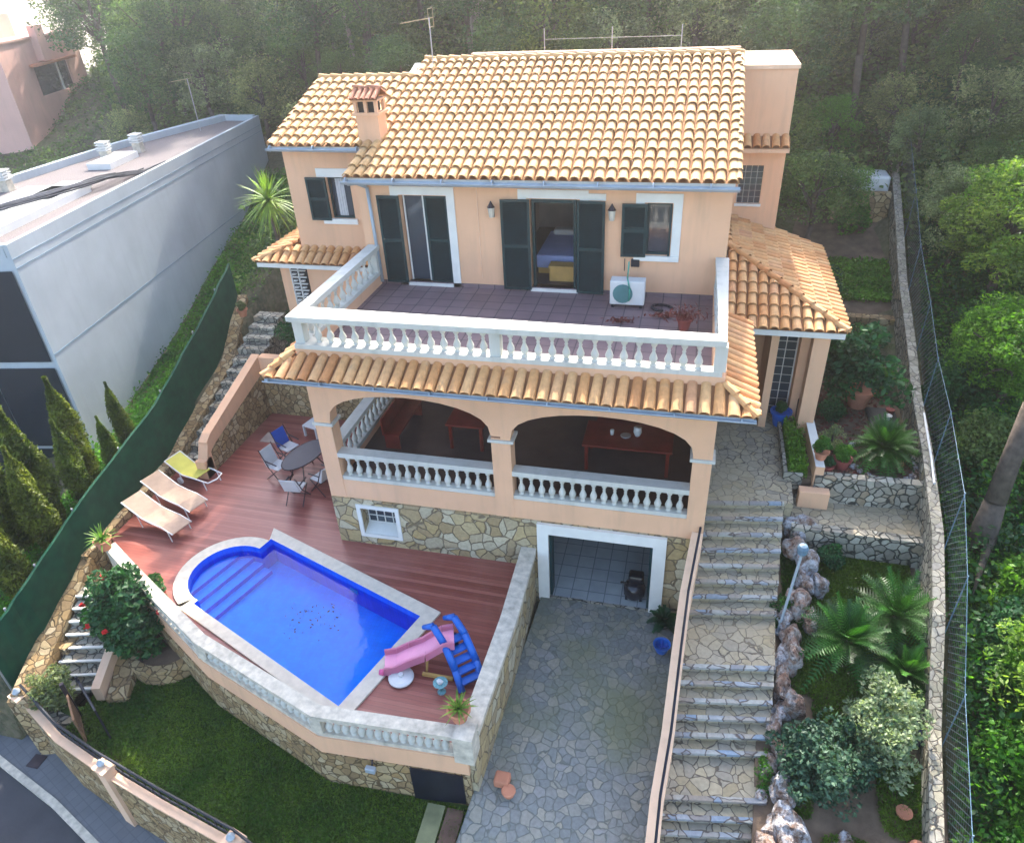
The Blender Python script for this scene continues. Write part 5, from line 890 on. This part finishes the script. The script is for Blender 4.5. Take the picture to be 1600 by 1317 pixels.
struct(MB().prism(KB+[(6, -12.6)]+[(x, y-.06) for x, y in FW[::-1]]+[(-7.2, -7.6), (-9., -5.9), (-12, -3.9)], -2.6, -2.05).build('pavement', grid_tiles('pavement_tiles', (.13, .14, .15), (.15, .16, .17), (.11, .12, .13), .22, .05, .8, .4)))
mb = MB(); ribbon(mb, KB, .15, -2.6, -2.03); struct(mb.build('kerb', 'coping'))
struct(MB().prism([(-40, -45), (20, -45), (20, -14.3)]+[(x, y) for x, y in KB[::-1]]+[(-40, 14)], -2.6, -2.17).build('road', 'asphalt'))
tag(MB().box(-.16, .16, -.16, .16, 0, .012).build('manhole_cover', 'metal', loc=(-5.65, -9.75, -2.045)), 'small square iron cover set in the pavement', 'manhole cover')
mb = MB(); ribbon(mb, [(4.3, -9.6), (4.35, -12.3)], .35, -.6, -.42); tag(mb.build('lawn_edging', plain('mossy_concrete', (.2, .2, .1), .9, .3)), 'straight pale edging strip between the lawn and the brown path', 'edging'); struct(MB().box(4.52, 4.85, -12.2, -9.6, -.6, -.45).build('side_path', plain('brown_paving', (.17, .10, .07), .9, .25)))

# ------------------------------------------------------------------ neighbour's grey building
nb = thing('grey_building', 'large flat roofed building with plain blue grey side wall', 'building')
NA, NB_ = Vector((-9.15, -2.0)), Vector((-11.95, 15.5)); nd = (NB_-NA).normalized(); nl = Vector((-nd.y, nd.x)); Wd = 9.0; zt = 7.5
def off2(p, k): q = p+nl*k; return (q.x, q.y)
mb = MB(); NC = [(-13.9, 15.4), (-15.1, 9.6), (-15.3, 3.7), (-17.5, -3.4)]; mb.prism([tuple(NA), tuple(NB_)]+NC, -3, zt-.35); mb.build('walls', 'grey_render', nb)
mb = MB(); lp_ = [tuple(NA+nl*.1), tuple(NB_+nl*.1-nd*.1), off2(NB_-nd*.1, 3.0), off2(NA, 5.0)]
ribbon(mb, [tuple(NA+nl*.06), tuple(NB_+nl*.06)], .12, zt-.35, zt); ribbon(mb, [tuple(NB_+nl*.2-nd*.1)]+[(x+.12, y) for x, y in NC], .2, zt-.35, zt+.05); ribbon(mb, [(-17.4, -3.25), tuple(NA+nl*.14+nd*.1)], .2, zt-.35, zt-.01); mb.build('parapet', 'grey_render', nb)
mb = MB(); mb.prism([tuple(NA+nl*.2+nd*.1), tuple(NB_+nl*.2-nd*.2)]+[(x+.15, y) for x, y in NC], zt-.35, zt-.2); mb.build('flat_roof', 'gravel', nb)
for z in (7.1, 6.85, 4.3): a = NA-nl*.006; b_ = NB_-nl*.006; MB().cyl((a.x, a.y, z), (b_.x, b_.y, z), .009, n=4).build('wall_joint', 'bluegrey', nb)
mb = MB(); u_ = nl; 
for zz in (-1.6, 1.2, 4.1):
    for k in range(4): gv = (Vector(NC[3])-NA).normalized(); gn = Vector((gv.y, -gv.x))*(-.03 if gv.y*nd.x-gv.x*nd.y > 0 else .03); a = NA+gv*(.12+k*2.0)-nd*.05; b_ = NA+gv*(2.08+k*2.0)-nd*.05; mb.add([(a.x, a.y, zz), (b_.x, b_.y, zz), (b_.x, b_.y, zz+2.7), (a.x, a.y, zz+2.7)], [(0, 1, 2, 3), (3, 2, 1, 0)])
mb.build('facade_glazing', 'glass', nb)
for k, (s, o_, w) in enumerate(((1.0, 1.2, 2.2), (4.2, 1.5, 1.0), (8.8, 2.2, .9))):
    p = NA+nd*s+nl*o_; mb = MB(); mb.prism([tuple(p), tuple(p+nd*w*2.2), tuple(p+nd*w*2.2+nl*w), tuple(p+nl*w)], zt-.2, zt+.02); tag(mb.build('skylight_slab', 'whitep'), ['white slab nearest the front edge of the grey building roof', 'white slab in the middle of the grey building roof', 'small white slab farthest back on the grey building roof'][k], 'roof slab')
rn = random.Random(4)
cbn = thing('roof_cables', 'bundle of black cables snaking over the grey building roof', 'cables'); 
for k in range(12):
    pts = []; s = .6+rn.random(); ph = rn.uniform(-.25, .25)
    while s < 10.-.2*k: p = NA+nd*s+nl*(.35+2.6*max(0, 1-s/9.5)**1.2+.35*math.sin(s*(.7+.08*ph)+ph*4)*min(1, (10-s)*.3)+k*.06*(1 if s < 8 else .4)); pts.append((p.x, p.y, zt+.06+.02*(k % 3)-(.2*max(0, min(1, (s-6.5)/1.5))))); s += .35
    MB().tube(pts, .026, 5).build('cable', 'black', cbn)
for k, (s, o_, l) in enumerate(((4.6, 5.0, 'louvred vent nearest the front of the grey building roof'), (6.2, 4.4, 'louvred vent second from the front on the grey building roof'), (10.3, 3.2, 'louvred vent third from the front on the grey building roof'), (11.6, 2.6, 'louvred vent farthest back on the grey building roof'))):
    p = NA+nd*s+nl*o_; t_ = thing('roof_vent', l, 'vent', (p.x, p.y, zt-.2), rad(9), group='louvred vents on the flat roof'); MB().box(-.16, .16, -.16, .16, 0, .35).build('vent_base', 'coping', t_)
    mb = MB(); [mb.box(-.2, .2, -.2, .2, .38+q*.09, .42+q*.09) for q in range(4)]; mb.box(-.12, .12, -.12, .12, .35, .7); mb.build('louvres', 'whitep', t_)
p = NA+nd*15.6+nl*1.9; t_ = antenna(p.x, p.y, zt-.2, 2.1, 'television antenna on the far corner of the grey building'); 
# lower neighbour steps and railing at the left edge
ns = thing('neighbour_stairs', 'grey concrete steps with blue metal railing below the grey building', 'stairs', (-9.6, -4.6, -.9)); mb = MB()
for k in range(7): mb.box(-1.4, 1.0, -.42*(k+1), -.42*k, -1.5, 1.2-.2*k)
mb.build('steps', 'concrete', ns); mb = MB(); mb.tube([(-1.3, .2, 2.1), (-1.3, -3, .6)], .03); mb.tube([(.9, .2, 2.1), (.9, -3, .6)], .03)
for k in range(6): mb.tube([(.9, -.55*k, 2.05-.27*k), (.9, -.55*k, 1.15-.27*k)], .02); mb.tube([(-1.3, -.55*k, 2.05-.27*k), (-1.3, -.55*k, 1.15-.27*k)], .02)
mb.build('railing', 'gutter', ns); struct(MB().box(-14, -7.6, -9.5, -3.2, -3, -.9).build('neighbour_yard', 'concrete'))
# pink building at upper left
pb = thing('pink_building', 'salmon pink house with wide dark window on the wooded slope', 'building', (-26.7, 16.8, 6.6), rad(107)); mb = MB(); wall_holes(mb, 0, 8.8, -4, 4.0, 0, .3, [(2.9, 6.9, 1.2, 2.7)]); mb.box(0, 8.8, .9, 6, -4, 3.9); mb.box(0, .3, .3, .9, -4, 3.9); mb.box(8.5, 8.8, .3, .9, -4, 3.9); mb.box(3.6, 4.5, -.4, -.002, 2.9, 4.6); mb.box(.4, 4.6, 1.2, 5, 4.0, 5.2); mb.build('walls', 'pink', pb)
MB().box(2.9, 5.6, .12, .16, 1.2, 2.7).box(5.7, 6.9, .12, .16, 1.2, 2.7).build('window_pane', 'glass', pb); MB().box(5.6, 5.7, .05, .2, 1.2, 2.7).build('window_frame', 'white', pb); MB().box(-.06, -.002, 1.2, 3.2, .5, 2.2).build('side_window_frame', 'white', pb); MB().box(2.5, 7.5, -.35, -.002, 2.7, 2.82).build('window_canopy', 'terracotta', pb); MB().box(-.09, -.06, 1.35, 3.05, .65, 2.05).build('side_window', 'glass', pb); MB().box(-.1, 8.9, -.1, 6.1, 4.0, 4.1).build('parapet_cap', 'pink', pb)

# ------------------------------------------------------------------ trees and undergrowth
def hz(x, y): return ground(x, y)
kinds = [
 make_tree('pine_tree', '', 'tree', 'lf_pine', 7.0, (2.2, 2.2, 2.2), 60, 110, .75, .17, 101, 'bark', .12, (.4, .2)),
 make_tree('pine_tree', '', 'tree', 'lf_pine', 8.5, (2.6, 2.4, 2.6), 70, 110, .8, .18, 102, 'bark', .14, (-.6, .3)),
 make_tree('oak_tree', '', 'tree', 'lf_oak', 5.2, (2.3, 2.1, 2.0), 60, 120, .7, .15, 103, 'bark', .14, (.2, 0)),
 make_tree('olive_tree', '', 'tree', 'lf_olive', 4.2, (1.9, 1.8, 1.7), 50, 110, .6, .13, 104, 'bark', .11, (0, .2)),
 make_tree('bright_tree', '', 'tree', 'lf_bright', 5.0, (2.0, 2.0, 2.0), 65, 140, .6, .12, 105, 'bark', .12, (0, 0))]
LB = ['hazy dark pine standing in the wood on the hillside', 'tall leaning pine standing in the wood on the hillside', 'broad grey green evergreen in the wood on the hillside', 'pale olive grey tree in the wood on the hillside', 'fresh green leafy tree in the wood on the hillside']
GR = 'trees of the wooded hillside'
rn = random.Random(12); placed = []
def place(k, x, y, rz, sc, label=None, group=GR, dz=0):
    src = kinds[k]; o = dup(src, (x, y, hz(x, y)-.1+dz), rz, label or LB[k], group, sc); placed.append((x, y)); return o
def far_enough(x, y, d): return all((x-a)**2+(y-b_)**2 > d*d for a, b_ in placed)
tries = 0; cnt = 0
while cnt < 215 and tries < 20000:
    tries += 1; y = 7.2+rn.random()**1.5*42; x = rn.uniform(-7-1.1*y, 12+.6*y)
    if -17 < x < -7 and y < 16.6: continue
    if 10 < x < 15 and y < 12: continue
    if -8.5 < x < 11 and y < 9.6: continue
    if y < 26 and x < 9.4-.9*(y+16.6): continue
    if x < -33 : continue
    if not far_enough(x, y, 1.45 if y < 22 else 2.6): continue
    k = rn.choices(range(5), [3, 3, 4, 3, 1])[0]; place(k, x, y, rn.uniform(0, 6.3), rn.uniform(.6, 1.0)*(1 if y > 13 else .6)); cnt += 1
# near trees beyond the right boundary
for (k, x, y, sc, l) in ((3, 15.3, 6.0, .5, 'pale silvery olive tree behind the fence level with the porch roof'), (4, 16.5, 5.6, .6, 'sunlit green tree at the right edge above the silvery olive'), (4, 15.5, 1.6, .5, 'fresh green tree behind the fence below the silvery olive'), (2, 17.4, 2.4, .75, 'dark evergreen at the right edge behind the fresh green tree'), (1, 19.4, 9.5, .8, 'tall pine at the right edge behind the garden'), (3, 16.8, 10.5, .7, 'olive tree behind the white tank'), (0, 18.2, 7.3, .7, 'pine between the sunlit tree and the tall pine at the right edge'), (2, 11.6, 7.8, .62, 'rounded green tree behind the porch roof'), (4, 12.9, 8.9, .42, 'yellow green tree beside the white tank'), (2, 10.6, 10.2, .6, 'dark rounded evergreen behind the stair tower'), (3, 15.8, 7.0, .5, 'small pale olive tree behind the upper fence')):
    place(k, x, y, rn.uniform(0, 6.3), sc, l, 'trees beyond the right boundary')
for k, (x, y, rx, h, mt, l) in enumerate(((14.7, -8.9, .8, 1.0, 'lf_bright', 'bright leafy bush lowest along the chain link fence'), (14.9, -7.5, .9, 1.1, 'lf_bright', 'bright leafy bush second from the bottom along the chain link fence'), (15.4, -6.3, .9, 1.1, 'lf_bright', 'large bright bush at the right edge beside the two cycads'), (14.9, -5.2, .6, .8, 'lf_dark', 'dark bush behind the fence above the bright ones'), (15.6, -4.2, .8, .9, 'lf_bright', 'bright bush directly below the big leaning trunk'), (14.6, -10.2, .7, .7, 'lf_dark', 'dark bush in the lower right corner'), (15.4, -.4, .7, 1.0, 'lf_oak', 'grey green bush above the foot of the leaning trunk'), (15.1, 1.6, .7, 1.0, 'lf_dark', 'dark bush behind the fence beside the porch roof'))):
    bush('slope_bush', l, (x, y, hz(x, y)-.1), (rx, rx, h*.6), mt, 60, .11, 200+k, .32, 120)
def crown_tree(name, label, loc, rad3, cz, mat, nc, per, cr, leaf, seed):
    t_ = thing(name, label, 'tree', loc, group='trees beyond the right boundary'); P_, c = clump_pts(nc, per, rad3, cz, cr, seed, .45, .7); mobj('crown', card_mesh('crown', P_, leaf, mat, .4, seed=seed), t_)
    mb = MB(); mb.tube([(0, 0, -.3), (.1, 0, cz*.5), (0, .1, cz+rad3[2]*.3)], [.14, .11, .05], 8)
    for q in range(0, nc, 6): mb.tube([(0, 0, cz*.7), tuple(Vector(c[q])*.6+Vector((0, 0, cz*.35))), tuple(c[q])], [.05, .035, .012], 5)
    mb.build('trunk', 'bark', t_)
crown_tree('pine_tree', 'large sunlit yellow green pine filling the right edge level with the villa roof', (16.3, 4.9, hz(16.3, 4.9)), (1.5, 2.2, 1.5), 2.0, 'lf_sunny', 110, 130, .36, .12, 301)
crown_tree('pine_tree', 'sunlit green pine at the right edge above the leaning trunk', (15.9, 1.3, hz(15.9, 1.3)), (1.1, 1.5, 1.3), 1.6, 'lf_bright', 80, 120, .33, .11, 302)
crown_tree('leafy_tree', 'sunlit leafy tree spilling over the fence low on the right', (15.1, -6.8, hz(15.1, -6.8)), (1.1, 1.6, .9), 1.2, 'lf_sunny', 90, 120, .3, .11, 303)
crown_tree('leafy_tree', 'sunlit leafy tree in the lower right corner of the slope', (14.7, -9.6, hz(14.7, -9.6)), (.9, 1.2, .8), 1.1, 'lf_bright', 70, 120, .3, .11, 304)
# trees left, between pink house and grey building
for (k, x, y, sc, l) in ((2, -17.6, 12.6, .45, 'dark evergreen directly behind the grey building roof vents'), (2, -18., 8.4, .45, 'dark evergreen below the pink house'), (0, -17.3, 17.5, .45, 'pine between the grey building and the pink house'), (2, -21.5, 13.2, .3, 'rounded evergreen in front of the pink house corner'), (4, -31.5, 17.0, .5, 'green tree at the far left of the pink house'), (2, -20.6, 26.6, .6, 'grey green evergreen right of the pink house'), (1, -27.5, 30, .8, 'pine rising behind the pink house')):
    o = place(k, x, y, rn.uniform(0, 6.3), sc, l, 'trees round the pink house')
for k in kinds:
    for ch in list(k.children): bpy.data.objects.remove(ch)
    bpy.data.objects.remove(k)
# pale bare trunks on the slope
for k, (x, y, h, lx, ly, rr2, l) in enumerate(((-7.3, 17., 5.5, -1.2, .6, .12, 'pale slender trunk rising left of the villa roof'), (-1.6, 15.5, 5., .5, .4, .09, 'thin pale trunk just behind the small left roof'), (-2.2, 17.5, 6.5, 2.6, 1., .16, 'pale trunk leaning strongly to the right behind the villa roof'), (-9.5, 21., 6, -.4, .5, .1, 'thin bare trunk in the haze at the top left'))):
    t_ = thing('bare_trunk', l, 'tree trunk', (x, y, hz(x, y)), group='bare trunks on the slope'); MB().tube([(0, 0, -.3), (lx*.4, ly*.5, h*.45), (lx, ly, h)], [rr2, rr2*.8, rr2*.5], 8).build('trunk', 'palebark', t_, smooth=True); MB().tube([(lx*.7, ly*.7, h*.7), (lx+.8, ly+.3, h*1.05)], [rr2*.4, rr2*.15], 6).build('branch', 'palebark', t_)
# big leaning trunk right
t_ = thing('leaning_pine', 'thick dark leaning trunk beyond the fence at the right edge', 'tree', (14.85, -2.75, hz(14.85, -2.75))); MB().tube([(0, 0, -.4), (.08, .25, 1.2), (.45, 1.1, 3.2), (1.4, 2.2, 5.6)], [.34, .21, .17, .14], 10).build('trunk', 'bark', t_, smooth=True); MB().tube([(.2, .1, .4), (-.2, -.8, .3), (-.5, -1.5, .1)], [.12, .07, .02], 6).build('root', 'bark', t_, smooth=True)
P_, c = clump_pts(40, 110, (1.5, 1.5, 1.0), 6.3, .6, 77); P_ += np.array([1.8, 2.4, 0]); mobj('crown', card_mesh('crown', P_, .16, 'lf_pine', .4, seed=8), t_)
# fallen dead branches on the right slope
for k, (pts, l) in enumerate((([(16.4, 16.5, .2), (17.4, 16.8, 2.0), (19.0, 17.2, 2.6), (20.5, 17.6, 2.4)], 'bare grey branch reaching sideways on the right slope'), ([(17.2, 15.2, 0), (17.5, 15.4, 1.8), (18.3, 15.8, 3.0)], 'forked dead branch standing on the right slope'))):
    g0 = hz(pts[0][0], pts[0][1]); tag(MB().tube([(x, y, z+g0) for x, y, z in pts], [.08, .06, .045, .02][:len(pts)], 6).build('dead_branch', 'palebark', smooth=True), l, 'branch')
# cypresses outside the green screen
cyp = thing('cypress', 'slim cypress outside the green screen', 'tree', group='cypresses outside the green screen'); rc = np.random.default_rng(9); n = 9000
h_ = rc.uniform(0, 1, n)**.8; rr3 = .34*np.sin(np.clip(h_*1.02+.06, 0, 1)*math.pi)**.6*(1-h_*.45)*rc.uniform(.45, 1.1, n); an = rc.uniform(0, 2*math.pi, n); lump = 1+.22*np.sin(an*3+h_*9); P_ = np.stack([rr3*lump*np.cos(an), rr3*lump*np.sin(an), .15+h_*3.2], 1)
mobj('crown', card_mesh('crown', P_, .11, 'lf_cyp', .35, up=1.3, seed=3), cyp); MB().cyl((0, 0, -.3), (0, 0, 2.6), .05, .02, 6).build('trunk', 'bark', cyp)
for k, (x, y, sc, l) in enumerate(((-7.0, -3.4, .62, 'small cypress nearest the grey building corner, third along the screen'), (-7.35, -2.4, .7, 'cypress by the foot of the grey wall, topmost along the screen'), (-7.2, -4.5, .85, 'cypress in the middle of the row outside the screen'), (-7.6, -5.3, 1.15, 'tall broad cypress left of the row middle'), (-7.1, -6.0, 1.0, 'cypress level with the potted yucca outside the screen'), (-7.9, -3.6, 1.05, 'tall cypress in front of the grey building edge'), (-7.0, -7.3, .9, 'cypress low in the row above the lower garden steps'), (-7.7, -7.0, 1.25, 'tallest cypress at the left edge of the picture'), (-6.9, -8.4, .7, 'small cypress lowest in the row near the street'), (-8.2, -5.9, 1.2, 'cypress at the left edge beside the concrete steps'))):
    z0 = hz(x, y)
    if k == 0: cyp.location = (x, y, z0); cyp.scale = (sc*1.2, sc*1.2, sc); cyp['label'] = l
    else: dup(cyp, (x, y, z0), k*1.3, l, None, (sc*rn.uniform(1.1, 1.35), sc*rn.uniform(1.1, 1.35), sc))
# palms
def palm(name, label, loc, L, n, h, seed, lf='lf_yucca', w=.05, leaflets=False, tilt=(-40, 85), droop=.3):
    t_ = thing(name, label, 'palm', loc); MB().tube([(0, 0, -.2), (.05, 0, h*.5), (0, 0, h)], [.11, .09, .09], 8).build('trunk', 'bark', t_); o = rosette(n, L, lf, seed, tilt, w, droop, leaflets).build('fronds', lf, t_); o.location = (0, 0, h); return t_
palm('yucca_tree', 'spiky yucca tree standing between the grey wall and the left wing of the villa', (-4.5, 3.1, 4.0), 1.15, 110, 3.3, 4, 'lf_yucca', .08, False, (-55, 85)); palm('palm_tree', 'palm with drooping fronds at the left edge below the grey building', (-10.4, -5.2, -1.), 1.5, 34, 3.2, 6, 'lf_yucca', .05, True, (-20, 70), .6)
# undergrowth on the slopes (uncountable)
def scatter(n, fx, fy, size, mat, name, h=.6, seed=1, cond=None, clump=.0):
    rg = np.random.default_rng(seed); X = rg.uniform(*fx, n); Y = rg.uniform(*fy, n)
    if clump: nc_ = n//60; cx, cy = rg.uniform(*fx, nc_), rg.uniform(*fy, nc_); idx = rg.integers(0, nc_, n); X = cx[idx]+rg.normal(0, clump, n); Y = cy[idx]+rg.normal(0, clump, n); hh = rg.uniform(.4, 1.4, nc_)[idx]*h*np.exp(-((X-cx[idx])**2+(Y-cy[idx])**2)/(2*clump**2))
    else: hh = np.full(n, h)
    k = np.ones(n, bool) if cond is None else cond(X, Y); X, Y, hh = X[k], Y[k], hh[k]; Z = np.array([ground(float(a), float(b_)) for a, b_ in zip(X, Y)])+rg.uniform(0, 1, len(X))**.7*hh
    return struct(mobj(name, card_mesh(name, np.stack([X, Y, Z], 1), size, mat, .55, seed=seed)), 'stuff')
scatter(330000, (-34, 34), (6.8, 30), .2, 'lf_oak', 'hillside_undergrowth', 1.7, 61, lambda X, Y: ~((X > -3) & (X < 10.4) & (Y < 8.3)) & ~((X > 10.4) & (X < 14.5) & (Y < 9.8)) & ~((X < -9) & (X > -15.6) & (Y < 16.9)) & ~((X < 9.2-.9*(Y+16.6)) & (Y < 26)), .8)
RB = lambda X, Y: X > np.interp(Y, [-12, -9, -5, -1, 5, 11, 16], [13.1, 13.3, 13.9, 14.3, 14.7, 15.1, 15.2]); scatter(90000, (13.4, 22), (-12, 14), .15, 'lf_dark', 'right_slope_undergrowth', .8, 62, RB, .5); scatter(60000, (13.4, 20), (-12, 12), .11, 'lf_bright', 'right_slope_weeds', .7, 63, RB, .45)
scatter(80000, (-12, -6.4), (-8.5, 14), .11, 'lf_bright', 'bank_weeds', .4, 64, lambda X, Y: (X > -9.1-(Y+2)*.157+.05) & (X < np.interp(Y, [-9, -5.5, -2, 1.6, 5, 7.5], [-6.2, -6.3, -6.5, -6.8, -7.5, -7.9])-.1), .45)
scatter(60000, (-40, -12), (-2, 27), .16, 'lf_oak', 'left_slope_scrub', .55, 66, lambda X, Y: (X < 9.4-.9*(Y+16.6)) & ~((X > -17.6) & (Y < 16)) & (X < -15.6), .5)
scatter(9000, (-9, -3), (4.5, 9), .12, 'lf_oak', 'left_corner_undergrowth', .7, 65, None, .5)
# thin posts of a hillside fence behind the ridge
hf = thing('hillside_fence', 'row of thin pale fence posts on the slope behind the roof ridge', 'fence')
for x in (2.98, 5.13, 7.25): MB().cyl((x, 8.8, hz(x, 8.8)-.2), (x, 8.8, 11.2), .016, n=6).build('post', 'steel', hf)
MB().tube([(x, 8.8, 10.9) for x in (2.98, 7.25)], .006, 4).build('wire', 'steel', hf)

# ------------------------------------------------------------------ haze
mb = MB().box(-300, 300, -100, 300, -40, 120); m = bpy.data.materials.new('haze'); m.use_nodes = True; t = m.node_tree; t.nodes.remove(t.nodes["Principled BSDF"])
pv = t.nodes.new("ShaderNodeVolumePrincipled"); pv.inputs["Color"].default_value = (.95, .94, .97, 1); pv.inputs["Density"].default_value = .0024; pv.inputs["Anisotropy"].default_value = .86; t.links.new(pv.outputs[0], t.nodes["Material Output"].inputs["Volume"])
M['haze'] = m; struct(mb.build('haze', 'haze'), 'stuff')
